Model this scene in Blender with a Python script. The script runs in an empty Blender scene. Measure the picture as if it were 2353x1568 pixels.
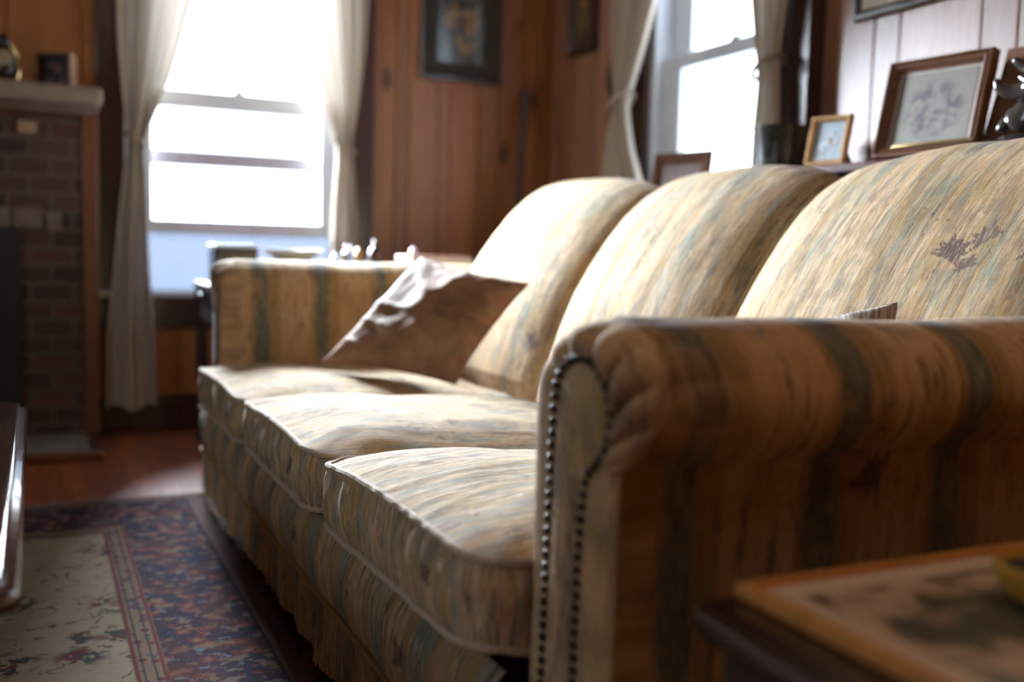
import bpy, bmesh, math, random
import numpy as np
from mathutils import Vector, Matrix, noise as mn
PI = math.pi
SC = bpy.context.scene
COL = SC.collection

# ------------------------------------------------------------------ camera
F_PX, YAW, PITCH, ROLL = 2315.6, .4428, .0891, .0267
cam_d = bpy.data.cameras.new('camera')
cam = bpy.data.objects.new('camera', cam_d); COL.objects.link(cam); SC.camera = cam
cam_d.sensor_width = 36.0; cam_d.lens = F_PX / 2353 * 36.0
cam_d.clip_start = .02; cam_d.clip_end = 200
cy, sy, cp, sp = math.cos(YAW), math.sin(YAW), math.cos(PITCH), math.sin(PITCH)
fw = Vector((sy*cp, cy*cp, -sp)); rt = Vector((cy, -sy, 0)); dn = fw.cross(rt)
rx = rt*math.cos(ROLL) - dn*math.sin(ROLL); dy = dn*math.cos(ROLL) + rt*math.sin(ROLL)
up = -dy; bk = -fw
cam.matrix_world = Matrix(((rx.x, up.x, bk.x, 0), (rx.y, up.y, bk.y, 0), (rx.z, up.z, bk.z, .71), (0, 0, 0, 1)))
cam_d.dof.use_dof = True; cam_d.dof.focus_distance = 1.47; cam_d.dof.aperture_fstop = 1.9
cam_d.dof.aperture_blades = 0

# ------------------------------------------------------------------ world and light
W = bpy.data.worlds.new('world'); SC.world = W; W.use_nodes = True
bgn = W.node_tree.nodes['Background']; bgn.inputs[0].default_value = (.80, .90, 1.0, 1); bgn.inputs[1].default_value = 5.2
def area(name, loc, tgt, sx, sy_, power, color, portal=False, spread=PI):
    l = bpy.data.lights.new(name, 'AREA'); l.shape = 'RECTANGLE'; l.size = sx; l.size_y = sy_
    l.energy = power; l.color = color; l.spread = spread
    o = bpy.data.objects.new(name, l); COL.objects.link(o); o.location = loc
    d = Vector(tgt) - Vector(loc); o.rotation_euler = d.to_track_quat('-Z', 'Y').to_euler()
    if portal: l.cycles.is_portal = True
    return o
area('portal_far', (.73, 4.14, 1.35), (.73, 0, 1.35), 1.0, 1.7, 1, (1, 1, 1), True)
area('portal_right', (2.19, 2.78, 1.45), (0, 2.78, 1.45), 1.0, 1.5, 1, (1, 1, 1), True)
area('warm_overhead_fill', (.9, .2, 2.40), (.9, .5, 0), .7, .7, 6.0, (1.0, .68, .42))  # unseen warm fill from above, added to lift the shaded near side
def sun(name, d, strength, angle, color):
    l = bpy.data.lights.new(name, 'SUN'); l.energy = strength; l.angle = math.radians(angle); l.color = color
    o = bpy.data.objects.new(name, l); COL.objects.link(o)
    o.rotation_euler = Vector(d).to_track_quat('-Z', 'Y').to_euler(); o.location = (0, 8, 6)
    return o
sun('sky_glare', (.27, -1, -.54), 200, 50, (.76, .88, 1.0))
area('portal_left', (-2.44, 1.2, 1.45), (0, 1.2, 1.45), .95, 1.05, 1, (1, 1, 1), True)
SC.view_settings.view_transform = 'Standard'; SC.view_settings.look = 'None'
SC.view_settings.gamma = 1; SC.view_settings.use_curve_mapping = False
SC.view_settings.exposure = 0.12
try:
    SC.cycles.use_denoising = True; SC.cycles.sample_clamp_indirect = 6; SC.cycles.sample_clamp_direct = 0
    SC.cycles.max_bounces = 8; SC.cycles.diffuse_bounces = 5; SC.cycles.transparent_max_bounces = 12
    SC.cycles.caustics_reflective = False; SC.cycles.caustics_refractive = False
except Exception: pass

# ------------------------------------------------------------------ helpers
def worg(o):
    v = Vector((0, 0, 0))
    while o is not None: v = v + o.location; o = o.parent
    return v
def tag(o, label=None, cat=None, group=None, kind=None):
    if label: o['label'] = label
    if cat: o['category'] = cat
    if group: o['group'] = group
    if kind: o['kind'] = kind
    return o
def thing(name, loc, label=None, cat=None, group=None, kind=None):
    o = bpy.data.objects.new(name, None); COL.objects.link(o); o.location = loc; o.empty_display_size = .05
    return tag(o, label, cat, group, kind)
class MB:
    def __init__(s): s.v = []; s.f = []; s.uv = []; s.att = []
    def add(s, verts, faces, uvs=None, att=None):
        b = len(s.v); s.v += [tuple(p) for p in verts]
        s.f += [tuple(b+i for i in f) for f in faces]
        s.uv += (list(uvs) if uvs is not None else [(0, 0)]*len(verts))
        s.att += (list(att) if att is not None else [0.]*len(verts)); return s
    def box(s, a, b, att=0.):
        x0, y0, z0 = a; x1, y1, z1 = b
        v = [(x0,y0,z0),(x1,y0,z0),(x1,y1,z0),(x0,y1,z0),(x0,y0,z1),(x1,y0,z1),(x1,y1,z1),(x0,y1,z1)]
        return s.add(v, [(0,3,2,1),(4,5,6,7),(0,1,5,4),(1,2,6,5),(2,3,7,6),(3,0,4,7)], att=[att]*8)
    def boxm(s, c, h, M=None):
        v = []
        for dx, dy_, dz in ((-1,-1,-1),(1,-1,-1),(1,1,-1),(-1,1,-1),(-1,-1,1),(1,-1,1),(1,1,1),(-1,1,1)):
            p = Vector((dx*h[0], dy_*h[1], dz*h[2]))
            if M is not None: p = M @ p
            v.append(p + Vector(c))
        return s.add(v, [(0,3,2,1),(4,5,6,7),(0,1,5,4),(1,2,6,5),(2,3,7,6),(3,0,4,7)])
    def tube(s, pts, r, n=8, closed=False):
        pts = [Vector(p) for p in pts]; m = len(pts); rings = []
        pn = None
        for i, p in enumerate(pts):
            a = pts[(i-1) % m] if (closed or i > 0) else p
            b = pts[(i+1) % m] if (closed or i < m-1) else p
            t = (b-a).normalized()
            if pn is None: pn = t.orthogonal().normalized()
            pn = (pn - t*pn.dot(t)).normalized(); q = t.cross(pn)
            rr = r(i/(m-1)) if callable(r) else r
            rings.append([p + (pn*math.cos(2*PI*k/n) + q*math.sin(2*PI*k/n))*rr for k in range(n)])
        v = [p for rg in rings for p in rg]; f = []
        L = m if closed else m-1
        for i in range(L):
            j = (i+1) % m
            for k in range(n):
                l = (k+1) % n; f.append((i*n+k, i*n+l, j*n+l, j*n+k))
        if not closed: f += [tuple(range(n))[::-1], tuple(range((m-1)*n, m*n))]
        return s.add(v, f, [(p.x+p.y, p.z) for p in v])
    def lathe(s, prof, c=(0,0,0), n=32, M=None):
        v = []; f = []
        for r, z in prof:
            for k in range(n):
                p = Vector((r*math.cos(2*PI*k/n), r*math.sin(2*PI*k/n), z))
                if M is not None: p = M @ p
                v.append(p + Vector(c))
        m = len(prof)
        for i in range(m-1):
            for k in range(n):
                l = (k+1) % n; f.append((i*n+k, i*n+l, (i+1)*n+l, (i+1)*n+k))
        f += [tuple(range(n))[::-1], tuple(range((m-1)*n, m*n))]
        return s.add(v, f)
    def grid(s, P, UV=None, A=None, closed_u=False, closed_v=False):
        # P: (nu, nv, 3) array
        nu, nv = P.shape[:2]; v = P.reshape(-1, 3).tolist(); f = []
        for i in range(nu if closed_u else nu-1):
            for j in range(nv if closed_v else nv-1):
                i2, j2 = (i+1) % nu, (j+1) % nv
                f.append((i*nv+j, i2*nv+j, i2*nv+j2, i*nv+j2))
        return s.add(v, f, None if UV is None else UV.reshape(-1, 2).tolist(), None if A is None else A.reshape(-1).tolist())
    def build(s, name, mat, parent=None, smooth=False, bevel=0, sharp=40, kind=None, label=None, fixn=True, seg=2):
        o0 = worg(parent)
        me = bpy.data.meshes.new(name)
        me.from_pydata([tuple(Vector(p)-o0) for p in s.v], [], s.f); me.update()
        if any(u != (0, 0) for u in s.uv):
            uvl = me.uv_layers.new(name='UVMap')
            li = np.zeros(len(me.loops), dtype=np.int32); me.loops.foreach_get('vertex_index', li)
            uvl.data.foreach_set('uv', np.array(s.uv, dtype=np.float32)[li].reshape(-1))
        if any(s.att):
            a = me.attributes.new('motif', 'FLOAT', 'POINT'); a.data.foreach_set('value', np.array(s.att, dtype=np.float32))
        if fixn:
            bm = bmesh.new(); bm.from_mesh(me); bmesh.ops.recalc_face_normals(bm, faces=bm.faces); bm.to_mesh(me); bm.free()
        if mat: me.materials.append(mat)
        o = bpy.data.objects.new(name, me); COL.objects.link(o)
        if parent: o.parent = parent
        if smooth:
            me.shade_smooth()
            if sharp < 180: me.set_sharp_from_angle(angle=math.radians(sharp))
        if bevel:
            m = o.modifiers.new('bevel', 'BEVEL'); m.width = bevel; m.segments = seg; m.limit_method = 'ANGLE'; m.angle_limit = math.radians(35)
        if kind: o['kind'] = kind
        if label: o['label'] = label
        return o

# ------------------------------------------------------------------ materials
class NT:
    def __init__(s, name):
        s.m = bpy.data.materials.new(name); s.m.use_nodes = True; s.t = s.m.node_tree; s.n = s.t.nodes; s.l = s.t.links
        s.b = s.n['Principled BSDF']; s.out = s.n['Material Output']
    def node(s, typ, **kw):
        n = s.n.new(typ)
        for k, v in kw.items():
            if k == 'ins':
                for i, x in v.items(): s.put(n.inputs[i], x)
            else: setattr(n, k, v)
        return n
    def put(s, inp, x):
        if isinstance(x, bpy.types.NodeSocket): s.l.new(x, inp)
        elif isinstance(x, (tuple, list)) and len(x) == 3 and inp.type == 'RGBA': inp.default_value = (*x, 1)
        else: inp.default_value = x
    def math(s, op, a, b=0., c=None, clamp=False):
        n = s.node('ShaderNodeMath', operation=op, use_clamp=clamp); s.put(n.inputs[0], a); s.put(n.inputs[1], b)
        if c is not None: s.put(n.inputs[2], c)
        return n.outputs[0]
    def mapr(s, x, a, b, c=0., d=1., smooth=False):
        n = s.node('ShaderNodeMapRange'); n.clamp = True
        if smooth: n.interpolation_type = 'SMOOTHSTEP'
        for i, q in enumerate((x, a, b, c, d)): s.put(n.inputs[i], q)
        return n.outputs[0]
    def mix(s, f, a, b, mode='MIX'):
        n = s.node('ShaderNodeMix', data_type='RGBA', blend_type=mode); s.put(n.inputs[0], f); s.put(n.inputs[6], a); s.put(n.inputs[7], b); return n.outputs[2]
    def noise(s, vec, scale=1., detail=3., rough=.55, dist=0., out=0):
        n = s.node('ShaderNodeTexNoise'); s.put(n.inputs['Vector'], vec); n.inputs['Scale'].default_value = scale
        n.inputs['Detail'].default_value = detail; n.inputs['Roughness'].default_value = rough; n.inputs['Distortion'].default_value = dist
        return n.outputs[out]
    def voro(s, vec, scale=1., out='Distance', feature='F1', rnd=1.):
        n = s.node('ShaderNodeTexVoronoi', feature=feature); s.put(n.inputs['Vector'], vec); n.inputs['Scale'].default_value = scale
        n.inputs['Randomness'].default_value = rnd; return n.outputs[out]
    def comb(s, x, y, z=0.):
        n = s.node('ShaderNodeCombineXYZ')
        for i, q in enumerate((x, y, z)): s.put(n.inputs[i], q)
        return n.outputs[0]
    def sep(s, v):
        n = s.node('ShaderNodeSeparateXYZ'); s.put(n.inputs[0], v); return n.outputs
    def uv(s): return s.sep(s.node('ShaderNodeTexCoord').outputs['UV'])
    def obj(s): return s.sep(s.node('ShaderNodeTexCoord').outputs['Object'])
    def geo(s): return s.sep(s.node('ShaderNodeNewGeometry').outputs['Position'])
    def attr(s, name): return s.node('ShaderNodeAttribute', attribute_name=name).outputs['Fac']
    def ramp(s, x, stops, interp='LINEAR'):
        n = s.node('ShaderNodeValToRGB'); cr = n.color_ramp; cr.interpolation = interp
        while len(cr.elements) < len(stops): cr.elements.new(.5)
        for e, (p, c) in zip(cr.elements, stops): e.position = p; e.color = (*c, 1)
        s.put(n.inputs[0], x); return n.outputs[0]
    def bump(s, h, strength=.3, dist=.002, normal=None):
        n = s.node('ShaderNodeBump'); n.inputs['Strength'].default_value = strength; n.inputs['Distance'].default_value = dist
        s.put(n.inputs['Height'], h)
        if normal is not None: s.put(n.inputs['Normal'], normal)
        return n.outputs[0]
    def fin(s, color=None, rough=.6, normal=None, metal=0., coat=0., coatr=.1, sheen=0., spec=.5, trans=0.):
        b = s.b
        if color is not None: s.put(b.inputs['Base Color'], color)
        s.put(b.inputs['Roughness'], rough); b.inputs['Metallic'].default_value = metal
        b.inputs['Coat Weight'].default_value = coat; b.inputs['Coat Roughness'].default_value = coatr
        b.inputs['Sheen Weight'].default_value = sheen; b.inputs['Sheen Roughness'].default_value = .4
        b.inputs['Specular IOR Level'].default_value = spec; b.inputs['Transmission Weight'].default_value = trans
        if normal is not None: s.put(b.inputs['Normal'], normal)
        return s.m

def plain(name, col, rough=.5, var=.15, scale=30., **kw):
    t = NT(name); g = t.geo(); v = t.comb(g[0], g[1], g[2])
    n = t.noise(v, scale, 3)
    c = t.mix(t.mapr(n, .3, .7), tuple(q*(1-var) for q in col), tuple(min(1, q*(1+var)) for q in col))
    return t.fin(c, rough, **kw)

CREAM = (.47, .28, .125); CREAM2 = (.60, .43, .27); OCHRE = (.25, .145, .022); OCHRE2 = (.36, .25, .065)
TEAL = (.085, .10, .075); TEAL2 = (.19, .27, .23); BROWN = (.10, .05, .035); RED = (.40, .14, .08)
def fabric(name, stripe=1., wear=.5, period=.17, off=0., tealw=.32, pale=0., specks=.6, rough=.9, sheen=.08):
    t = NT(name); u, v, _ = t.uv()
    lo = t.noise(t.comb(t.math('MULTIPLY', u, 7.), t.math('MULTIPLY', v, 1.6), 3.), 1., 3)
    u2 = t.math('ADD', u, t.math('MULTIPLY', t.math('SUBTRACT', lo, .5), .02 + .04*wear))
    fray = t.noise(t.comb(t.math('MULTIPLY', u, 260.), t.math('MULTIPLY', v, 22.)), 1., 2)
    u2 = t.math('ADD', u2, t.math('MULTIPLY', t.math('SUBTRACT', fray, .5), .008 + .02*wear))
    ph = t.math('FRACT', t.math('DIVIDE', t.math('ADD', u2, off + 10*period), period))
    # bands inside one repeat
    a = .50 - tealw/2; b = .50 + tealw/2
    inteal = t.math('MULTIPLY', t.mapr(ph, a-.012, a+.012), t.mapr(ph, b-.012, b+.012, 1., 0.))
    def line(c, w): return t.math('MULTIPLY', t.mapr(ph, c-w-.01, c-w), t.mapr(ph, c+w, c+w+.01, 1., 0.))
    ln = t.math('MAXIMUM', line(a-.05, .012), line(b+.05, .012))
    dk = t.math('MAXIMUM', line(a-.015, .006), line(b+.015, .006))
    big = t.noise(t.comb(t.math('MULTIPLY', u, 6.), t.math('MULTIPLY', v, 3.5), 7.), 1., 4, .6)
    big2 = t.noise(t.comb(t.math('MULTIPLY', u, 16.), t.math('MULTIPLY', v, 5.), 19.), 1., 4, .65)
    med = t.noise(t.comb(t.math('MULTIPLY', u, 42.), t.math('MULTIPLY', v, 9.), 31.), 1., 4, .65)
    base = t.mix(t.mapr(big, .35, .65), CREAM, CREAM2)
    base = t.mix(t.math('MULTIPLY', t.mapr(big2, .46, .66), .35+.5*wear), base, OCHRE2)
    ochb = t.math('MULTIPLY', t.math('MULTIPLY', t.mapr(ph, b+.03, b+.06), t.mapr(ph, b+.16, b+.20, 1., 0.)), .55)
    base = t.mix(ochb, base, OCHRE)
    keep = t.math('MULTIPLY', t.mapr(big2, .30+.28*wear, .44+.28*wear), stripe)
    keep = t.math('MAXIMUM', keep, stripe*(1-wear)*.75)
    teal = t.mix(t.mapr(med, .35, .65), TEAL, TEAL2 if wear > .4 else (.13, .15, .11))
    base = t.mix(t.math('MULTIPLY', inteal, keep), base, teal)
    base = t.mix(t.math('MULTIPLY', ln, t.math('MULTIPLY', keep, .8)), base, OCHRE)
    base = t.mix(t.math('MULTIPLY', dk, t.math('MULTIPLY', keep, .7)), base, (.12, .09, .05))
    # loose teal and ochre wash streaks
    s0 = t.noise(t.comb(t.math('MULTIPLY', u, 60.), t.math('MULTIPLY', v, 8.), 66.), 1., 4, .7)
    base = t.mix(t.math('MULTIPLY', t.mapr(s0, .55, .63), .75*wear), base, OCHRE)
    base = t.mix(t.math('MULTIPLY', t.mapr(med, .53, .60), .8*wear), base, t.mix(t.mapr(s0, .4, .6), TEAL2, (.15, .19, .17)))
    s1 = t.noise(t.comb(t.math('MULTIPLY', u, 90.), t.math('MULTIPLY', v, 11.), 50.), 1., 5, .7)
    s2 = t.noise(t.comb(t.math('MULTIPLY', u, 38.), t.math('MULTIPLY', v, 13.), 90.), 1., 5, .7)
    spk = t.math('MULTIPLY', t.mapr(s1, .54, .61), t.mapr(big, .40, .54))
    base = t.mix(t.math('MULTIPLY', spk, specks), base, BROWN)
    base = t.mix(t.math('MULTIPLY', t.mapr(s2, .59, .66), specks), base, (.12, .10, .10))
    base = t.mix(t.math('MULTIPLY', t.mapr(s2, .38, .31), .6*specks), base, RED)
    fine = t.noise(t.comb(t.math('MULTIPLY', u, 420.), t.math('MULTIPLY', v, 40.), 5.), 1., 3, .6)
    base = t.mix(t.math('MULTIPLY', t.mapr(fine, .5, .68), .30+.25*wear), base, CREAM2 if pale < .5 else (.74, .68, .60))
    base = t.mix(t.math('MULTIPLY', t.mapr(fine, .46, .32), .28+.2*wear), base, (.16, .085, .04))
    mid = t.noise(t.comb(t.math('MULTIPLY', u, 150.), t.math('MULTIPLY', v, 7.), 77.), 1., 4, .7)
    base = t.mix(t.math('MULTIPLY', t.mapr(mid, .48, .36), .08+.7*wear), base, (.13, .08, .05))
    base = t.mix(t.math('MULTIPLY', t.mapr(mid, .54, .68), .05+.5*wear), base, (.60, .53, .46))
    stain = t.noise(t.comb(t.math('MULTIPLY', u, 5.), t.math('MULTIPLY', v, 5.), 11.), 1., 5, .7)
    base = t.mix(t.math('MULTIPLY', t.mapr(stain, .54, .70), .55), base, (.17, .10, .06))
    pch = t.noise(t.comb(t.math('MULTIPLY', u, 26.), t.math('MULTIPLY', v, 10.), 140.), 1., 5, .72)
    base = t.mix(t.math('MULTIPLY', t.mapr(pch, .55, .60), .25+.45*wear), base, t.mix(t.mapr(s0, .45, .55), (.24, .13, .075), (.17, .17, .13)))
    base = t.mix(t.math('MULTIPLY', t.mapr(pch, .43, .38), .2+.45*wear), base, t.mix(t.mapr(big2, .45, .55), (.40, .25, .06), (.64, .48, .34)))
    if pale: base = t.mix(pale, base, (.74, .66, .56))
    mo = t.attr('motif')
    base = t.mix(t.math('MULTIPLY', t.math('MULTIPLY', t.mapr(mo, .2, .9), t.mapr(fine, .70, .50)), t.mapr(mid, .70, .54, .4, .92)), base, (.10, .055, .05))
    weave = t.node('ShaderNodeTexWave', wave_type='BANDS', bands_direction='X'); t.put(weave.inputs['Vector'], t.comb(u, v)); weave.inputs['Scale'].default_value = 190.
    weave2 = t.node('ShaderNodeTexWave', wave_type='BANDS', bands_direction='Y'); t.put(weave2.inputs['Vector'], t.comb(u, v)); weave2.inputs['Scale'].default_value = 150.
    h = t.math('ADD', t.math('MULTIPLY', weave.outputs[1], .14), t.math('ADD', t.math('MULTIPLY', weave2.outputs[1], .10), t.math('ADD', t.math('MULTIPLY', fine, .9), t.math('MULTIPLY', s1, .8))))
    nr = t.bump(h, .55, .0016)
    return t.fin(base, rough, nr, sheen=sheen, spec=.25)

M = {}
M['fab_arm'] = fabric('striped_arm_fabric', 1., .12, .17, -.5325+.085, .22, specks=.75)
M['fab_seat'] = fabric('worn_seat_fabric', .8, .85, .16, .03, .34, pale=.04, specks=1.)
M['fab_back'] = fabric('worn_back_fabric', .85, .62, .19, .07, .26, specks=.6, pale=.0)
M['fab_rail'] = fabric('striped_rail_fabric', 1., .42, .17, .02, .34, specks=.85)
M['welt'] = plain('gold_piping', (.34, .22, .08), .85, .3, 300.)
M['welt_pale'] = plain('frayed_pale_piping', (.46, .37, .28), .9, .4, 500.)
M['nail'] = plain('antique_nail_metal', (.045, .032, .025), .45, .2, 60., metal=.7)

def wood(name, c1, c2, axis='z', rough=.4, coat=0., coatr=.25, knots=False, scale=1., board=False, spec=.5):
    t = NT(name); g = t.geo()
    ax = {'x': 0, 'y': 1, 'z': 2}[axis]; k = [14*scale]*3; k[ax] = 1.1*scale
    bd = t.attr('motif') if board else 0.
    offs = t.math('MULTIPLY', bd, 37.) if board else 0.
    co = [t.math('MULTIPLY', t.math('ADD', g[i], offs if (board and i == ax) else 0.), k[i]) for i in range(3)]
    v = t.comb(*co)
    n = t.noise(v, 1., 4, .6, .6); n2 = t.noise(v, 7., 3, .6)
    col = t.mix(t.mapr(n, .32, .68), c1, c2)
    col = t.mix(t.math('MULTIPLY', t.mapr(n2, .5, .7), .35), col, tuple(q*.5 for q in c1))
    if board:
        f = t.mapr(bd, 0., 1., .72, 1.2)
        mulc = t.node('ShaderNodeCombineColor'); [t.put(mulc.inputs[i], f) for i in range(3)]
        col = t.mix(1., col, mulc.outputs[0], 'MULTIPLY')
    if knots:
        kk = [5.5]*3; kk[ax] = 2.6
        vv = t.comb(*[t.math('MULTIPLY', t.math('ADD', g[i], offs if (board and i == ax) else 0.), kk[i]) for i in range(3)])
        d = t.voro(vv, 1.)
        col = t.mix(t.mapr(d, .17, .07), col, (c1[0]*.28, c1[1]*.2, c1[2]*.2))
    nr = t.bump(n2, .12, .001)
    return t.fin(col, rough, nr, coat=coat, coatr=coatr, spec=spec)
M['pine'] = wood('knotty_pine_panel', (.27, .095, .025), (.38, .145, .042), 'z', .42, .35, .3, True, board=True)
M['pine_glare'] = wood('varnished_pine_with_glare', (.31, .135, .06), (.41, .20, .10), 'z', .45, 1., .36, True, board=True, spec=1.)  # same pine as the other walls, paler: window glare partly put into its colour
M['darktrim'] = wood('dark_red_trim', (.030, .008, .008), (.050, .014, .012), 'z', .3, .5, .15)
M['mahog'] = wood('mahogany_top', (.055, .018, .014), (.10, .032, .022), 'y', .22, .8, .08)
M['darkwood'] = wood('dark_stained_wood', (.022, .009, .007), (.045, .018, .012), 'x', .3, .5, .15)
M['sidewood'] = wood('orange_wood_strip', (.12, .038, .009), (.17, .056, .015), 'z', .45, .2, .2)
M['goldwood'] = wood('carved_brown_frame_wood', (.13, .055, .025), (.22, .10, .05), 'y', .35, .4, .2, scale=3)
M['lightwood'] = wood('light_frame_wood', (.22, .12, .055), (.32, .18, .09), 'z', .7, .0, .1)
M['white'] = plain('white_window_paint', (.80, .86, .93), .35, .05, 8.)
M['ceil'] = plain('ceiling_paint', (.30, .22, .14), .8, .05, 5.)
M['mantel'] = plain('cream_mantel_paint', (.26, .20, .165), .5, .12, 14.)
M['black'] = plain('black_void', (.006, .006, .007), .6, .2)
M['blackgloss'] = plain('black_gloss', (.010, .010, .012), .18, .3, 40.)
M['brass'] = plain('brass', (.75, .55, .25), .22, .1, 50., metal=1.)
M['steel'] = plain('latch_metal', (.25, .25, .25), .4, .1, metal=.8)

t = NT('clear_glass'); tr = t.node('ShaderNodeBsdfTransparent'); gl = t.node('ShaderNodeBsdfGlossy'); gl.inputs['Roughness'].default_value = .02
mx = t.node('ShaderNodeMixShader'); mx.inputs[0].default_value = .05
t.l.new(tr.outputs[0], mx.inputs[1]); t.l.new(gl.outputs[0], mx.inputs[2]); t.l.new(mx.outputs[0], t.out.inputs['Surface'])
M['glass'] = t.m
def cloth(name, col, transp, translu, stripes=True):
    t = NT(name); g = t.geo(); v = t.comb(t.math('MULTIPLY', g[0], 260.), t.math('MULTIPLY', g[1], 260.), t.math('MULTIPLY', g[2], 12.))
    n = t.noise(v, 1., 3)
    c = t.mix(t.mapr(n, .3, .7), tuple(q*.88 for q in col), col)
    d = t.node('ShaderNodeBsdfDiffuse'); tl = t.node('ShaderNodeBsdfTranslucent'); tp = t.node('ShaderNodeBsdfTransparent')
    t.put(d.inputs['Color'], c); t.put(tl.inputs['Color'], c)
    m1 = t.node('ShaderNodeMixShader'); m1.inputs[0].default_value = translu; t.l.new(d.outputs[0], m1.inputs[1]); t.l.new(tl.outputs[0], m1.inputs[2])
    m2 = t.node('ShaderNodeMixShader'); m2.inputs[0].default_value = transp; t.l.new(m1.outputs[0], m2.inputs[1]); t.l.new(tp.outputs[0], m2.inputs[2])
    t.l.new(m2.outputs[0], t.out.inputs['Surface']); return t.m
M['curtain'] = cloth('ivory_curtain_cotton', (.64, .57, .49), .015, .055)
M['tieband'] = cloth('curtain_tie_fabric', (.42, .34, .27), .0, .1)
M['insert'] = cloth('translucent_ribbed_panel', (.44, .47, .53), .0, .36)

# floor boards
t = NT('red_floor_boards'); g = t.geo()
bx = t.math('DIVIDE', g[0], .062); bi = t.math('FLOOR', bx); bf = t.math('FRACT', bx)
rnd = t.node('ShaderNodeTexWhiteNoise', noise_dimensions='1D'); t.put(rnd.inputs['W'], bi)
nn = t.noise(t.comb(t.math('MULTIPLY', g[0], 60.), t.math('ADD', t.math('MULTIPLY', g[1], 3.), t.math('MULTIPLY', rnd.outputs[0], 30.))), 1., 4)
c = t.mix(t.mapr(nn, .3, .7), (.20, .040, .012), (.38, .10, .026))
c = t.mix(t.math('MULTIPLY', rnd.outputs[0], .6), c, (.12, .026, .012))
gap = t.mapr(t.math('ABSOLUTE', t.math('SUBTRACT', bf, .5)), .47, .495)
c = t.mix(gap, c, (.02, .008, .005))
M['floor'] = t.fin(c, .34, t.bump(t.math('SUBTRACT', 1., gap), .3, .001), coat=.3, coatr=.2)

# brick
t = NT('old_brick'); g = t.geo(); br = t.node('ShaderNodeTexBrick')
jit = t.noise(t.comb(t.math('MULTIPLY', g[0], 20.), t.math('MULTIPLY', g[2], 20.), g[1]), 1., 2)
t.put(br.inputs['Vector'], t.comb(t.math('ADD', t.math('ADD', g[0], t.math('MULTIPLY', g[1], 1.)), t.math('MULTIPLY', jit, .006)), t.math('ADD', g[2], t.math('MULTIPLY', jit, .006))))
br.inputs['Scale'].default_value = 1.; br.inputs['Brick Width'].default_value = .135; br.inputs['Row Height'].default_value = .062
br.inputs['Mortar Size'].default_value = .007; br.inputs['Mortar Smooth'].default_value = .2
t.put(br.inputs['Color1'], (.0, .0, .0)); t.put(br.inputs['Color2'], (1., 1., 1.)); t.put(br.inputs['Mortar'], (.5, .5, .5))
bc = t.ramp(br.outputs['Color'], [(0., (.02, .013, .012)), (.25, (.08, .025, .016)), (.5, (.12, .035, .018)), (.75, (.05, .02, .015)), (1., (.09, .045, .03))])
bn = t.noise(t.comb(t.math('MULTIPLY', g[0], 30.), t.math('MULTIPLY', g[1], 30.), t.math('MULTIPLY', g[2], 30.)), 1., 4)
bc = t.mix(t.math('MULTIPLY', bn, .5), bc, (.07, .04, .03))
c = t.mix(br.outputs['Fac'], bc, (.09, .065, .05))
M['brick'] = t.fin(c, .85, t.bump(t.math('SUBTRACT', bn, br.outputs['Fac']), .5, .004))
M['stone'] = plain('pale_stone', (.15, .11, .085), .8, .2, 25.)
M['hearth'] = plain('grey_hearth_stone', (.17, .14, .12), .6, .3, 18.)

# ------------------------------------------------------------------ setting
WT = .14
def panel_wall(name, axis, pos, sgn, a0, a1, z0, z1, openings, grooves, mat, gd=.007, gw=.004):
    # front face at `pos`, wall body extends in direction sgn
    mb = MB()
    P = (lambda a, d, z: (a, pos + sgn*d, z)) if axis == 'x' else (lambda a, d, z: (pos + sgn*d, a, z))
    gs = sorted([a0] + [q for q in grooves if a0 < q < a1] + [a1])
    R = random.Random(hash(name) % 1000 if False else len(name)*7+3)
    for i in range(len(gs)-1):
        A, B = gs[i], gs[i+1]; rv = R.random()*.98+.01
        prof = [(A, gd), (A+gw, 0.), (B-gw, 0.), (B, gd)] if B-A > 3*gw else [(A, 0.), (B, 0.)]
        cuts = sorted({q for o in openings for q in o[:2] if A+.001 < q < B-.001})
        pts = []
        for k in range(len(prof)-1):
            pts.append(prof[k])
            for q in cuts:
                if prof[k][0] < q < prof[k+1][0]: pts.append((q, prof[k][1] + (prof[k+1][1]-prof[k][1])*(q-prof[k][0])/(prof[k+1][0]-prof[k][0])))
        pts.append(prof[-1])
        for (p, d), (q, e) in zip(pts[:-1], pts[1:]):
            mid = (p+q)/2; segs = [(z0, z1)]
            for (oa, ob, oz0, oz1) in openings:
                if oa < mid < ob:
                    segs = [(s0, s1) for x in segs for (s0, s1) in ((x[0], min(x[1], oz0)), (max(x[0], oz1), x[1])) if s1 > s0]
            for s0, s1 in segs:
                mb.add([P(p, d, s0), P(q, e, s0), P(q, e, s1), P(p, d, s1)], [(0, 1, 2, 3)], att=[rv]*4)
    def slab(a, b, s0, s1):
        if b-a < .001 or s1-s0 < .001: return
        p0 = P(a, gd+.001, s0); p1 = P(b, WT, s1)
        mb.box(tuple(min(x, y) for x, y in zip(p0, p1)), tuple(max(x, y) for x, y in zip(p0, p1)), att=.5)
    xs = sorted(openings); cur = a0
    for (oa, ob, oz0, oz1) in xs:
        slab(cur, oa, z0, z1); slab(oa, ob, z0, oz0); slab(oa, ob, oz1, z1); cur = ob
    slab(cur, a1, z0, z1)
    o = mb.build(name, mat, None, fixn=False); o['kind'] = 'structure'
    return o
rg = random.Random(5)
def rgroove(a, b, fixed=()):
    out = []; x = a
    while x < b: x += rg.choice([.09, .13, .16, .2, .24]); out.append(x)
    return [q for q in out if not fixed or q < min(fixed)-.08 or q > max(fixed)+.08] + list(fixed)
WX0, WX1, WY0, WY1, WZ = -2.3, 2.05, -2.4, 4.0, 2.45
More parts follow.
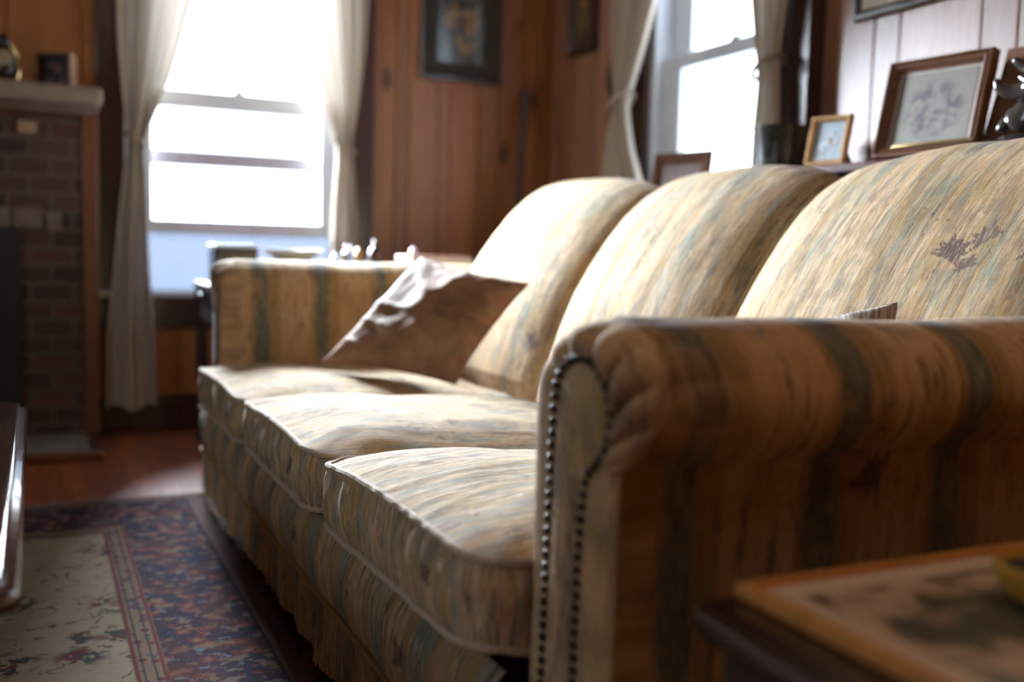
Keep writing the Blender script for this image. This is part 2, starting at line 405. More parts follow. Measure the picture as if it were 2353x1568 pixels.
OA = (.30, 1.15, .525, 2.05); OB = (2.42, 3.20, .75, 2.15); OL = (.55, 1.85, .95, 2.05)
panel_wall('wall_far', 'x', WY1, 1, WX0-WT, WX1+WT, 0, WZ, [OA], rgroove(WX0, WX1, (1.34, 1.40, 1.53, 1.585, 1.71, 1.80, 1.93)), M['pine'])
panel_wall('wall_right', 'y', WX1, 1, WY0, WY1, 0, WZ, [OB], rgroove(WY0, WY1, (1.45, 1.655, 1.757, 2.01, 2.10, 2.29, 3.42, 3.58, 3.74)), M['pine_glare'])
panel_wall('wall_left', 'y', WX0, -1, WY0, WY1, 0, WZ, [OL], rgroove(WY0, WY1), M['pine'])
panel_wall('wall_back', 'x', WY0, -1, WX0-WT, WX1+WT, 0, WZ, [], rgroove(WX0, WX1), M['pine'])
MB().box((WX0-WT, WY0-WT, -.1), (WX1+WT, WY1+WT, 0)).build('floor', M['floor'], kind='structure')
MB().box((WX0-WT, WY0-WT, WZ), (WX1+WT, WY1+WT, WZ+.1)).build('ceiling', M['ceil'], kind='structure')
MB().box((.205, 3.978, .003), (WX1-.022, 3.999, .13)).build('baseboard_far', M['darktrim'], kind='structure', bevel=.004)
MB().box((WX1-.02, -2.3, .003), (WX1-.001, 3.97, .13)).build('baseboard_right', M['darktrim'], kind='structure', bevel=.004)
MB().box((1.985, 3.975, .131), (WX1-.001, 3.999, WZ-.002)).build('trim_1', M['pine'], kind='structure', bevel=.006)

def window(n, axis, pos, sgn, op, side_in, rails, sill_z, inner=None, stile=(.1, .1), latch_rail=None, insert=None, casing=(.095, .095), rh=.025, cth=.022):
    a0, a1, z0, z1 = op
    P = (lambda a, d, z: (a, pos+sgn*d, z)) if axis == 'x' else (lambda a, d, z: (pos+sgn*d, a, z))
    def bx(mb, a, b, d0, d1, s0, s1):
        p, q = P(a, d0, s0), P(b, d1, s1)
        mb.box(tuple(min(x, y) for x, y in zip(p, q)), tuple(max(x, y) for x, y in zip(p, q)))
    w = thing('window_%d' % n, P((a0+a1)/2, 0, z0), kind='structure')
    m = MB(); bx(m, a0-casing[0], a0+.002, -cth, .0, z0-.14, z1+.1); bx(m, a1-.002, a1+casing[1], -.022, .0, z0-.14, z1+.1)
    bx(m, a0+.002, a1-.002, -.022, 0., z1, z1+.1); bx(m, a0+.002, a1-.002, -.022, 0., z0-.14, z0-.02)
    m.build('casing', M['darktrim'], w, bevel=.004)
    m = MB(); bx(m, a0-.1, a1+.1, -.06, .0, z0-.02, z0); bx(m, a0+.001, a1-.001, 0., .135, z0-.02, z0)
    m.build('sill', M['white'], w, bevel=.004)
    m = MB()
    bx(m, a0, a0+.03, .0, .135, z0, z1); bx(m, a1-.03, a1, .0, .135, z0, z1); bx(m, a0+.03, a1-.03, .0, .135, z1-.03, z1)
    m.build('jamb', M['white'], w, bevel=.002)
    g0, g1 = a0+stile[0], a1-stile[1]
    # sashes: lower sash nearer the room, upper sash behind it
    zr = latch_rail
    m = MB(); zb = insert if insert else z0
    bx(m, a0+.031, g0, .03, .065, zb, zr+rh); bx(m, g1, a1-.031, .03, .065, zb, zr+rh)
    bx(m, g0, g1, .03, .065, zr-rh, zr+rh); bx(m, g0, g1, .03, .065, zb, zb+.05)
    s1 = m.build('lower_sash', M['white'], w, bevel=.004)
    m = MB(); bx(m, g0, g1, .045, .049, zb+.05, zr-rh); m.build('glass_pane', M['glass'], s1)
    m = MB(); bx(m, a0+.031, g0, .07, .10, zr-.02, z1-.031); bx(m, g1, a1-.031, .07, .10, zr-.02, z1-.031)
    bx(m, g0, g1, .07, .10, zr-.02, zr+.02); bx(m, g0, g1, .07, .10, z1-.08, z1-.031)
    s2 = m.build('upper_sash', M['white'], w, bevel=.004)
    m = MB(); bx(m, g0, g1, .083, .087, zr+.02, z1-.08); m.build('glass_pane', M['glass'], s2)
    mid = (g0+g1)/2
    m = MB(); bx(m, mid-.022, mid+.022, .032, .062, zr+rh, zr+rh+.006); bx(m, mid-.012, mid+.012, .036, .058, zr+rh+.006, zr+rh+.017)
    m.build('sash_latch', M['steel'], w, bevel=.003)
    for q in rails:
        m = MB(); bx(m, a0+.03, a1-.03, .108, .13, q-.028, q+.028); m.build('storm_rail', plain('storm_rail_paint', (.30, .25, .25), .6), w)
    if insert:
        m = MB(); k = 14; hh = (insert - z0)/k
        for i in range(k):
            bx(m, a0+.031, a1-.031, .040 + (.004 if i % 2 else 0), .052, z0+i*hh, z0+(i+1)*hh)
        m.build('ribbed_insert', M['insert'], w)
    return w
window(1, 'x', WY1, 1, OA, -1, [1.035], .525, latch_rail=1.25, insert=.745, rh=.034, stile=(.1, .11))
window(2, 'y', WX1, 1, OB, -1, [], .75, latch_rail=1.395, stile=(.05, .15), casing=(.13, .26), cth=.055)
# left-hand window, out of frame: the side daylight comes through it
window(3, 'y', WX0, -1, OL, 1, [], .95, latch_rail=1.5, stile=(.07, .07))

# ------------------------------------------------------------------ curtains
def curtain(axis, pos, outer, inner, ztop, zbot, label, tie_z, tie_dir, seed=0, folds=6, amp=.022):
    # outer / inner: lists of (a, z) edge points
    zo = np.array([p[1] for p in outer][::-1]); ao = np.array([p[0] for p in outer][::-1])
    zi = np.array([p[1] for p in inner][::-1]); ai = np.array([p[0] for p in inner][::-1])
    zs = np.linspace(zbot, ztop, 90); S = np.linspace(0, 1, 130); R = np.random.RandomState(seed)
    def ext(z, zz, aa):
        r = np.interp(z, zz, aa); k = (aa[-1]-aa[-2])/(zz[-1]-zz[-2]); return np.where(z > zz[-1], aa[-1]+(z-zz[-1])*k*.6, r)
    EO, EI = ext(zs, zo, ao), ext(zs, zi, ai)
    def smooth(a):
        for _ in range(4): a = np.concatenate([[a[0]], (a[:-2]+2*a[1:-1]+a[2:])/4, [a[-1]]])
        return a
    EO, EI = smooth(EO), smooth(EI)
    w = np.abs(EI-EO); wmax = w.max()
    ph = R.rand(4)*6
    P = np.zeros((90, 130, 3))
    for i, z in enumerate(zs):
        warp = S + .04*np.sin(2*PI*S*2+ph[0])
        am = amp*(.45+.55*w[i]/wmax)
        d = am*np.sin(2*PI*folds*warp + ph[1] + .5*math.sin(3*z)) + am*.45*np.sin(2*PI*folds*2.3*warp + ph[2])
        a = EO[i] + (EI[i]-EO[i])*S + .12*w[i]/folds*np.sin(4*PI*folds*warp+ph[3])*np.sin(PI*S)
        zz = z + (np.sin(S*9+ph[2])*.012 if i == 0 else 0)
        q = pos + d
        P[i, :, 0] = a if axis == 'x' else q; P[i, :, 1] = q if axis == 'x' else a; P[i, :, 2] = zz
    i = int(np.argmin(np.abs(zs-tie_z)))
    base = (EO[i], pos) if axis == 'x' else (pos, EO[i])
    root = thing('curtain_panel', (base[0], base[1], zbot), label, 'curtain')
    MB().grid(P).build('curtain_fabric', M['curtain'], root, smooth=True, sharp=180, fixn=False)
    # tie band: a loop round the gathered cloth, pulled up towards the casing
    pts = []
    ca, wa = (EO[i]+EI[i])/2, w[i]/2+.006
    for k in range(24):
        th = 2*PI*k/24; a = ca + wa*math.cos(th); d = pos + (amp*1.6+.008)*math.sin(th)
        z = tie_z + tie_dir*wa*.55*math.cos(th) 
        pts.append((a, d, z) if axis == 'x' else (d, a, z))
    MB().tube(pts, .007, 8, True).build('tieback', M['tieband'], root, smooth=True)
    wallq = pos + (.04 if axis == 'x' else .05)
    return root
curtain('x', 3.905, [(.262,2.1),(.268,1.75),(.27,1.558),(.273,1.407),(.286,1.257),(.3,1.12),(.305,1.058),(.286,.918),(.258,.636),(.231,.383),(.226,.10)],
        [(.66,2.1),(.575,1.75),(.529,1.591),(.489,1.431),(.443,1.271),(.384,1.126),(.356,1.062),(.368,.953),(.374,.702),(.391,.414),(.402,.09)],
        2.1, .10, 'ivory curtain tied back beside the fireplace, left of the far window', 1.075, -1, 1)
curtain('x', 3.905, [(1.205,2.1),(1.20,1.75),(1.194,1.675),(1.187,1.508),(1.168,1.338),(1.147,1.184),(1.136,1.116),(1.15,.963),(1.161,.827),(1.166,.10)],
        [(.72,2.1),(.83,1.75),(.878,1.635),(.929,1.479),(.984,1.321),(1.042,1.176),(1.069,1.086),(1.057,.958),(1.048,.822),(1.03,.09)],
        2.1, .10, 'ivory curtain tied back on the right of the far window, above the sofa arm', 1.10, -1, 2)
curtain('y', 1.962, [(3.34,2.15),(3.331,1.652),(3.321,1.46),(3.289,1.272),(3.341,1.108),(3.37,.963),(3.39,.5),(3.40,.10)],
        [(2.90,2.15),(3.05,1.594),(3.135,1.414),(3.221,1.256),(3.171,1.095),(3.082,.95),(3.05,.5),(3.04,.09)],
        2.15, .10, 'ivory curtain tied back at the room corner side of the right-hand window', 1.27, -1, 3)
curtain('y', 1.962, [(2.34,2.15),(2.36,1.45),(2.375,1.355),(2.383,1.282),(2.373,1.206),(2.364,1.08),(2.36,.5),(2.36,.10)],
        [(2.62,2.15),(2.53,1.6),(2.512,1.482),(2.48,1.323),(2.458,1.243),(2.468,1.168),(2.477,1.091),(2.50,.5),(2.50,.09)],
        2.15, .10, 'narrow ivory curtain hanging behind the dark pot by the right-hand window', 1.27, -1, 4, folds=4)

# ------------------------------------------------------------------ fireplace
FY = 3.86
fp = thing('fireplace', (-.45, 3.93, 0), 'red and black brick fireplace surround with cream mantel shelf', 'fireplace')
m = MB(); m.box((-1.05, FY, .001), (-.85, 3.998, 1.16)); m.box((-.05, FY, .001), (.152, 3.998, 1.16)); m.box((-.85, FY, .74), (-.05, 3.998, 1.16))
m.build('brick_surround', M['brick'], fp)
m = MB()
for i in range(9):   # flat arch of pale stones over the opening
    x = -.86 + i*.099
    m.box((x, FY-.012, .745), (x+.093, FY-.001, .815))
m.box((.035, FY-.010, .735), (.085, FY-.001, .80))
m.build('stone_lintel', M['stone'], fp, bevel=.006)
m = MB(); m.box((-.85, FY+.03, .002), (-.05, 3.997, .74)); m.build('firebox_screen', M['black'], fp)
m = MB(); m.box((-.86, FY-.022, .06), (-.045, FY-.002, .745)); m.build('firebox_door', M['black'], fp, bevel=.003)
m = MB(); m.box((.153, FY-.01, .001), (.204, 3.998, 1.165)); m.build('wood_side_strip', M['sidewood'], fp, bevel=.004)
m = MB(); m.box((-1.2, 3.60, 1.150), (.206, 3.998, 1.205))
m.build('mantel_shelf', M['mantel'], fp, bevel=.010)
m = MB(); m.box((-1.15, 3.76, 1.140), (.190, 3.998, 1.151)); m.build('shelf_moulding', M['mantel'], fp, bevel=.005)
m = MB(); m.box((-.048, FY-.014, 1.066), (.012, FY-.001, 1.108)); m.build('cream_block', plain('cream_block', (.42, .30, .18), .7), fp, bevel=.004, label='small cream square block on the dark brick')
m = MB(); m.box((-1.1, 3.50, .001), (.155, FY-.003, .028)); h = m.build('hearth_slab', M['hearth'], fp, bevel=.004)
m = MB(); m.box((-1.13, 3.462, .001), (.19, 3.498, .030)); m.build('hearth_border', M['sidewood'], fp, bevel=.006)
m = MB(); m.box((.157, 3.50, .001), (.19, FY-.012, .030)); m.build('hearth_side_border', M['darkwood'], fp, bevel=.006)

# picture helpers --------------------------------------------------
def art_mat(name, bg, cols, scale, seed, rough=.35, coat=.0, stops=(.46, .54, .62)):
    t = NT(name); u, v, _ = t.uv(); vec = t.comb(t.math('MULTIPLY', u, scale), t.math('MULTIPLY', v, scale), float(seed))
    n = t.noise(vec, 1., 4, .6, .4); n2 = t.noise(vec, 2.3, 3, .6)
    # stays inside the middle of the picture
    rr = t.math('SQRT', t.math('ADD', t.math('POWER', t.math('SUBTRACT', u, .5), 2.), t.math('POWER', t.math('SUBTRACT', v, .45), 2.)))
    k = t.mapr(rr, .30, .46, 1., 0.)
    c = t.mix(t.math('MULTIPLY', t.mapr(n, stops[0], stops[1]), k), bg, cols[0])
    c = t.mix(t.math('MULTIPLY', t.mapr(n2, stops[1], stops[2]), k), c, cols[1])
    if len(cols) > 2: c = t.mix(t.math('MULTIPLY', t.mapr(n2, .45, .36), k), c, cols[2])
    return t.fin(c, rough, coat=coat, coatr=.08)
def framed(name, org, ux, uy, w, h, fwid, depth, fmat, art, label, cat='picture', group=None, mat_w=0., mat_col=None, easel=False, profile=None, back=None, glass=False):
    """org = lower-left corner of the front, ux / uy = unit vectors along width and height, front faces ux x uy"""
    org, ux, uy = Vector(org), Vector(ux).normalized(), Vector(uy).normalized(); nz = ux.cross(uy)
    root = thing(name, tuple(org), label, cat, group)
    def P(a, b, c): return org + ux*a + uy*b + nz*c
    # mitred frame with a stepped profile: (inset, height)
    prof = profile or [(0, -depth), (0, -.25*depth), (.12, 0), (.55, 0), (.75, -.18*depth), (1., -.35*depth), (1., -.6*depth)]
    V = []; 
    for s, z in prof:
        q = s*fwid; V += [P(q, q, z), P(w-q, q, z), P(w-q, h-q, z), P(q, h-q, z)]
    F = [(i*4+k, i*4+(k+1) % 4, (i+1)*4+(k+1) % 4, (i+1)*4+k) for i in range(len(prof)-1) for k in range(4)]
    MB().add(V, F).build('frame_moulding', fmat, root, fixn=True)
    z = -.55*depth; q = fwid
    def pane(nm, q, z, mt, par=root):
        MB().add([P(q, q, z), P(w-q, q, z), P(w-q, h-q, z), P(q, h-q, z)], [(0, 1, 2, 3)], [(0.001, 0), (1, 0), (1, 1), (0, 1)]).build(nm, mt, par, fixn=False)
    if mat_w:
        pane('picture_mount', q, z, mat_col); pane('picture', q+mat_w, z+.001, art)
    else: pane('picture', q, z, art)
    m = MB(); m.add([P(.003, .003, -depth), P(w-.003, .003, -depth), P(w-.003, h-.003, -depth), P(.003, h-.003, -depth),
                     P(.003, .003, -.7*depth), P(w-.003, .003, -.7*depth), P(w-.003, h-.003, -.7*depth), P(.003, h-.003, -.7*depth)],
                    [(0,3,2,1),(4,5,6,7),(0,1,5,4),(1,2,6,5),(2,3,7,6),(3,0,4,7)]); m.build('backing_board', back or M['black'], root)
    if easel:
        # fold-out strut from the upper back down to the shelf
        c = P(w/2, h*.72, -depth); foot = Vector((c.x, c.y, org.z)) - Vector((nz.x, nz.y, 0)).normalized()*easel
        s = ux*.022
        m = MB(); e = nz*(-.004)
        a = [c-s*.6, c+s*.6, foot+s, foot-s]
        m.add([*a, *[p+e for p in a]], [(0,1,2,3),(7,6,5,4),(0,4,5,1),(1,5,6,2),(2,6,7,3),(3,7,4,0)]); m.build('easel_strut', M['black'], root)
    return root

A1 = art_mat('dark_floral_print', (.035, .03, .022), [(.34, .20, .08), (.18, .20, .20), (.02, .03, .05)], 5., 3, .25, .6)
framed('wall_picture', (1.437, 3.972, 1.408), (1, 0, 0), (0, 0, 1), .364, .52, .030, .020, M['darkwood'], A1,
       'tall dark framed floral print hanging on the far pine wall', 'picture', mat_w=.045, mat_col=plain('dark_green_mount', (.030, .026, .018), .6))
A2 = art_mat('tiny_gold_print', (.05, .03, .015), [(.38, .24, .08), (.12, .08, .04)], 3., 9, .4, .3)
framed('wall_picture', (2.03, 3.822, 1.520), (0, -1, 0), (0, 0, 1), .23, .33, .030, .02, M['darkwood'], A2,
       'small dark framed picture on the right wall near the room corner', 'picture', mat_w=.035, mat_col=plain('brown_mount', (.07, .035, .018), .6))
A3 = art_mat('pale_print', (.62, .58, .50), [(.5, .46, .4), (.55, .5, .42)], 4., 4, .4, .2)
framed('wall_picture', (2.03, 2.168, 1.360), (0, -1, 0), (0, 0, 1), .62, .46, .024, .02, M['darkwood'], A3,
       'thin dark framed picture with cream mount above the bookcase', 'picture', mat_w=.05, mat_col=plain('cream_mount', (.66, .62, .52), .6))

# mantel things
A4 = art_mat('dark_portrait_photo', (.012, .012, .014), [(.16, .07, .05), (.05, .03, .03)], 3.2, 21, .3, .2)
framed('photo_frame', (.000, 3.80, 1.209), (.90, -.43, 0), (0, .16, 1), .128, .130, .009, .05, M['lightwood'], A4,
       'dark portrait photo in pale wooden frame on the mantel', 'picture frame', easel=.05)
m = MB()
ck = thing('mantel_clock', (-.085, 3.74, 1.205), 'dark clock with gold scrolls at the left edge of the mantel', 'clock')
m.box((-.135, 3.70, 1.206), (-.036, 3.78, 1.222)); m.build('clock_base', M['brass'], ck, bevel=.006)
m = MB(); m.lathe([(.001, 0), (.030, 0), (.042, .03), (.036, .07), (.020, .10), (.022, .125), (.010, .14), (.001, .15)], (-.085, 3.74, 1.222)); m.build('clock_body', M['blackgloss'], ck, smooth=True)
m = MB(); m.tube([(-.04, 3.735, 1.226), (-.036, 3.735, 1.25), (-.052, 3.735, 1.275), (-.040, 3.735, 1.30), (-.055, 3.735, 1.325), (-.066, 3.735, 1.345)], .005, 8); m.build('gold_scroll', M['brass'], ck, smooth=True)
m = MB(); m.lathe([(.001, 0), (.024, 0), (.026, .006), (.022, .010), (.001, .011)], (-.085, 3.698, 1.285), M=Matrix.Rotation(PI/2, 3, 'X')); m.build('clock_dial', plain('clock_dial_enamel', (.35, .28, .18), .3), ck, smooth=True)
m = MB(); m.lathe([(.001, 0), (.014, 0), (.017, .008), (.015, .018), (.008, .022), (.001, .023)], (.175, 3.74, 1.206), 20)
tag(m.build('trinket_dish', plain('teal_glaze', (.02, .07, .08), .25), None, smooth=True), 'tiny teal trinket at the right end of the mantel', 'ornament')

# walking stick in the corner
m = MB(); m.tube([(1.80, 3.80, .01), (1.835, 3.86, .6), (1.872, 3.90, 1.15), (1.892, 3.92, 1.385)], lambda s: .010+.004*s + (.010 if s > .93 else 0), 10)
tag(m.build('walking_stick', M['darkwood'], None, smooth=True), 'dark wooden stick leaning upright in the pine-panelled corner', 'stick')

# ------------------------------------------------------------------ table by the far window and what stands on it
M['tablewood'] = wood('dull_dark_table_wood', (.022, .009, .007), (.045, .018, .012), 'x', .6, 0.)
tb = thing('window_table', (1.0, 3.42, 0), 'dark side table with small knob standing between the sofa and far window', 'table')
TZ = .575
m = MB(); m.box((.505, 3.12, TZ-.025), (1.52, 3.72, TZ)); m.build('tabletop', M['tablewood'], tb, bevel=.006)
m = MB(); m.box((.520, 3.15, TZ-.13), (1.49, 3.69, TZ-.026)); m.build('apron', M['tablewood'], tb, bevel=.003)
for x in (.530, 1.485):
    for y in (3.155, 3.685):
        m = MB(); m.lathe([(.001, .001), (.014, .001), (.018, .05), (.013, .08), (.022, .3), (.016, .48), (.024, .52), (.024, TZ-.028), (.001, TZ-.028)], (x, y, 0), 16); m.build('leg', M['tablewood'], tb, smooth=True)
m = MB(); m.lathe([(.001, 0), (.006, 0), (.005, .008), (.011, .014), (.010, .022), (.001, .026)], (.519, 3.52, .530), 16, Matrix.Rotation(-PI/2, 3, 'Y')); m.build('knob', M['steel'], tb, smooth=True)
wc = MB(); wc.box((.67, 3.22, TZ+.001), (1.50, 3.60, .654)); tag(wc.build('wooden_case', M['tablewood'], None, bevel=.006), 'long flat dark wooden case lying on the window table', 'case')
TZ = .655
m = MB(); m.box((.508, 3.27, .576), (.645, 3.38, TZ+.040)); b1 = m.build('keepsake_box', M['blackgloss'], None, bevel=.003)
tag(b1, 'small black box with pale lid on the window table', 'box')
m = MB(); m.box((.506, 3.268, TZ+.0405), (.647, 3.382, TZ+.052)); m.build('box_lid', plain('pale_blue_lid', (.45, .5, .62), .25), b1, bevel=.003)
dsh = MB().lathe([(.001, .003), (.05, .001), (.055, .004), (.09, .025), (.105, .040), (.100, .040), (.085, .028), (.05, .010), (.001, .009)], (.775, 3.36, TZ), 40)
tag(dsh.build('serving_bowl', plain('white_glaze', (.75, .78, .8), .15), None, smooth=True), 'wide shallow white bowl on the window table', 'bowl')
crystal = NT('cut_glass').fin((.85, .88, .95), .04, trans=.85, spec=.8)
for (x, y, r, h, lb) in ((.918, 3.34, .016, .032, 'short clear glass jar nearest the white bowl'), (.962, 3.35, .018, .062, 'taller clear glass bottle with round stopper on the window table')):
    m = MB(); m.lathe([(.001, 0), (r, 0), (r*1.05, h*.2), (r, h*.55), (r*.45, h*.66), (r*.4, h*.75), (r*.7, h*.85), (r*.5, h*.97), (.001, h)], (x, y, TZ+.001), 20)
    tag(m.build('glass_bottle', crystal, None, smooth=True), lb, 'bottle')
m = MB(); m.lathe([(.001, 0), (.012, 0), (.014, .02), (.012, .042), (.006, .048), (.001, .05)], (1.003, 3.36, TZ+.001), 18)
tag(m.build('amber_jar', plain('amber_glass', (.35, .20, .06), .15), None, smooth=True), 'little amber jar beside the glass bottle', 'jar')
fg = thing('figurine', (1.08, 3.42, TZ), 'small dark brown figurine on the window table by the curtain', 'figurine')
m = MB(); m.lathe([(.001, 0), (.03, 0), (.03, .008), (.02, .012), (.024, .03), (.016, .05), (.008, .058), (.001, .06)], (1.08, 3.42, TZ+.001), 20); m.build('figure_body', plain('dark_bronze', (.06, .03, .025), .3, metal=.6), fg, smooth=True)
m = MB(); m.lathe([(.001, .054), (.010, .058), (.013, .068), (.009, .079), (.001, .083)], (1.083, 3.42, TZ+.001), 16); m.build('figure_head', plain('dark_bronze_head', (.08, .04, .03), .3, metal=.6), fg, smooth=True)
m = MB(); m.box((1.17, 3.30, TZ+.001), (1.40, 3.46, TZ+.030)); bk1 = m.build('closed_book', plain('dusty_pink_cover', (.36, .17, .13), .5), None, bevel=.003)
tag(bk1, 'dusty pink book lying on the window table near the sofa back', 'book')
m = MB(); m.box((1.172, 3.296, TZ+.005), (1.398, 3.301, TZ+.026)); m.build('page_block', plain('book_pages', (.6, .5, .42), .8), bk1)
m = MB(); m.lathe([(.001, 0), (.012, 0), (.012, .018), (.006, .026), (.001, .03)], (1.205, 3.37, TZ+.031), 16)
tag(m.build('thimble', plain('pale_china', (.62, .6, .7), .2), None, smooth=True), 'tiny pale china piece standing on the pink book', 'ornament')

# ------------------------------------------------------------------ bookcase against the right wall
bc = thing('bookcase', (1.9, 1.9, 0), 'low dark glossy bookcase against the right wall behind the sofa', 'bookcase')
m = MB(); m.box((1.745, 1.515, .918), (1.925, 2.385, .940)); m.build('top_board', M['mahog'], bc, bevel=.004)
m = MB(); m.box((1.70, .70, .905), (2.026, 1.512, .952)); m.build('near_top_board', M['darkwood'], bc, bevel=.004)
m = MB(); m.box((1.715, .72, .001), (2.024, 1.50, .904)); m.build('near_cabinet', M['darkwood'], bc, bevel=.003)
for y in (1.53, 2.34):
    m = MB(); m.box((1.765, y, .001), (1.924, y+.022, .917)); m.build('side_panel', M['mahog'], bc, bevel=.002)
m = MB(); m.box((1.912, 1.553, .03), (1.924, 2.339, .917)); m.build('back_panel', M['black'], bc)
for z in (.05, .36, .66):
    m = MB(); m.box((1.77, 1.553, z), (1.911, 2.339, z+.018)); m.build('shelf', M['mahog'], bc, bevel=.002)
bkr = random.Random(8); y = 1.56; k = 0
first = None
while y < 2.29:
    w = bkr.uniform(.022, .045); h = bkr.uniform(.17, .215); c = bkr.choice([(.03, .06, .16), (.04, .09, .22), (.10, .03, .02), (.03, .04, .05), (.08, .06, .03)])
    if y > 1.72: c = bkr.choice([(.04, .10, .30), (.05, .13, .34), (.04, .09, .24)])
    bkm = MB().box((1.785, y, .679), (1.905, y+w-.002, .679+h+.02)).build('shelf_book', plain('book_cloth', c, .45), None, bevel=.002)
    tag(bkm, 'book standing upright on the top shelf behind the sofa back', 'book', 'books on the bookcase top shelf')
    MB().box((1.7865, y+.002, .68+h+.01), (1.903, y+w-.004, .680+h+.0205)).build('page_block', plain('book_pages', (.6, .5, .42), .8), bkm)
    y += w; k += 1

# things standing on it; the tops of the boards are at .940 and .952
A5 = art_mat('sepia_portrait_photo', (.16, .10, .08), [(.10, .08, .09), (.26, .15, .12)], 3., 33, .7, .0)
st = thing('plant_stand', (1.905, 2.74, 0), 'dark stand hidden behind the sofa under the brown photo frame', 'stand')
m = MB(); m.lathe([(.001, 0), (.15, 0), (.155, .01), (.15, .02), (.001, .021)], (1.86, 2.73, .845), 32); m.build('stand_top', M['darkwood'], st, smooth=True)
m = MB(); m.lathe([(.001, .03), (.03, .03), (.018, .2), (.026, .5), (.02, .844), (.001, .844)], (1.86, 2.73, 0), 20); m.build('stand_post', M['darkwood'], st, smooth=True)
m = MB(); m.lathe([(.001, .001), (.12, .001), (.11, .02), (.03, .032), (.001, .032)], (1.86, 2.73, 0), 24); m.build('stand_foot', M['darkwood'], st, smooth=True)
framed('photo_frame', (1.80, 2.80, .868), (.24, -.97, 0), (.13, .03, .97), .235, .17, .036, .016, plain('brown_leather_frame', (.12, .05, .028), .85, spec=.15), A5,
       'brown framed portrait photo leaning left of the dark pot, against the bright window', 'picture frame', easel=.06)
pot = thing('flower_pot', (1.86, 2.165, .94), 'dark glazed pot with flared rim standing on the bookcase by the window', 'pot')
m = MB(); m.lathe([(.001, .002), (.066, .001), (.070, .010), (.071, .03), (.074, .07), (.077, .10), (.083, .122), (.084, .130), (.079, .131), (.074, .112), (.070, .06), (.068, .012), (.001, .011)], (1.875, 2.240, .94), 48)
t = NT('dark_green_glaze'); g = t.geo(); n = t.noise(t.comb(t.math('MULTIPLY', g[0], 30.), t.math('MULTIPLY', g[1], 30.), t.math('MULTIPLY', g[2], 14.)), 1., 3)
glz = t.fin(t.mix(t.mapr(n, .4, .65), (.010, .014, .014), (.05, .045, .03)), .22, t.bump(n, .3, .006), coat=.15)
m.build('pot_body', glz, pot, smooth=True, sharp=60)
m = MB(); m.lathe([(.001, .109), (.071, .108), (.074, .1085), (.001, .1095)], (1.875, 2.240, .94), 32); m.build('soil', plain('potting_soil', (.03, .02, .015), .9), pot, smooth=True)
A6 = art_mat('pale_blue_photo', (.40, .46, .50), [(.55, .62, .66), (.30, .18, .12), (.25, .27, .3)], 2.6, 12, .2, .4)
framed('photo_frame', (1.79, 2.058, .9475), (.20, -.98, 0), (.20, .04, .93), .118, .130, .015, .016, plain('gilt_frame', (.62, .38, .18), .25, metal=.5), A6,
       'small gilt framed photo with lit top edge, between the pot and the large frame', 'picture frame', easel=.07)
A7 = art_mat('pale_landscape_print', (.27, .245, .21), [(.10, .085, .09), (.20, .17, .155), (.14, .13, .15)], 6.5, 44, .6, .0, stops=(.44, .60, .72))
framed('picture_frame', (1.80, 1.835, .9535), (.14, -.99, 0), (.22, .03, .96), .262, .235, .028, .030, M['goldwood'], A7,
       'large carved brown frame with pale grey picture leaning back on the bookcase', 'picture frame', mat_w=.006, mat_col=plain('grey_mount', (.5, .46, .4), .6), easel=.10,
       profile=[(0, -.03), (0, -.006), (.08, 0), (.22, 0), (.30, -.006), (.42, -.008), (.55, -.002), (.68, -.004), (.85, -.012), (1., -.014), (1., -.02)], back=M['darkwood'])
m = MB(); m.lathe([(.001, 0), (.022, 0), (.032, .004), (.040, .010), (.037, .011), (.02, .005), (.001, .004)], (1.735, 1.66, .9525), 32)
m = MB(); m.tube([(1.715, 1.685, .960), (1.712, 1.64, .9605), (1.712, 1.58, .9605), (1.716, 1.47, .960)], .0045, 10)
tag(m.build('letter_opener', M['brass'], None, smooth=True), 'thin brass rod lying in front of the large carved frame', 'letter opener')
bd = thing('wooden_plaque', (1.9, 1.5, .952), 'plain brown wooden panel leaning behind the large carved frame', 'plaque')
m = MB(); m.add([(1.885,1.60,.953),(1.885,1.455,.953),(1.955,1.475,1.185),(1.955,1.60,1.185),(1.897,1.60,.953),(1.897,1.455,.953),(1.967,1.475,1.185),(1.967,1.60,1.185)],[(0,1,2,3),(7,6,5,4),(0,4,5,1),(1,5,6,2),(2,6,7,3),(3,7,4,0)]); m.build('panel_board', M['goldwood'], bd, bevel=.002)
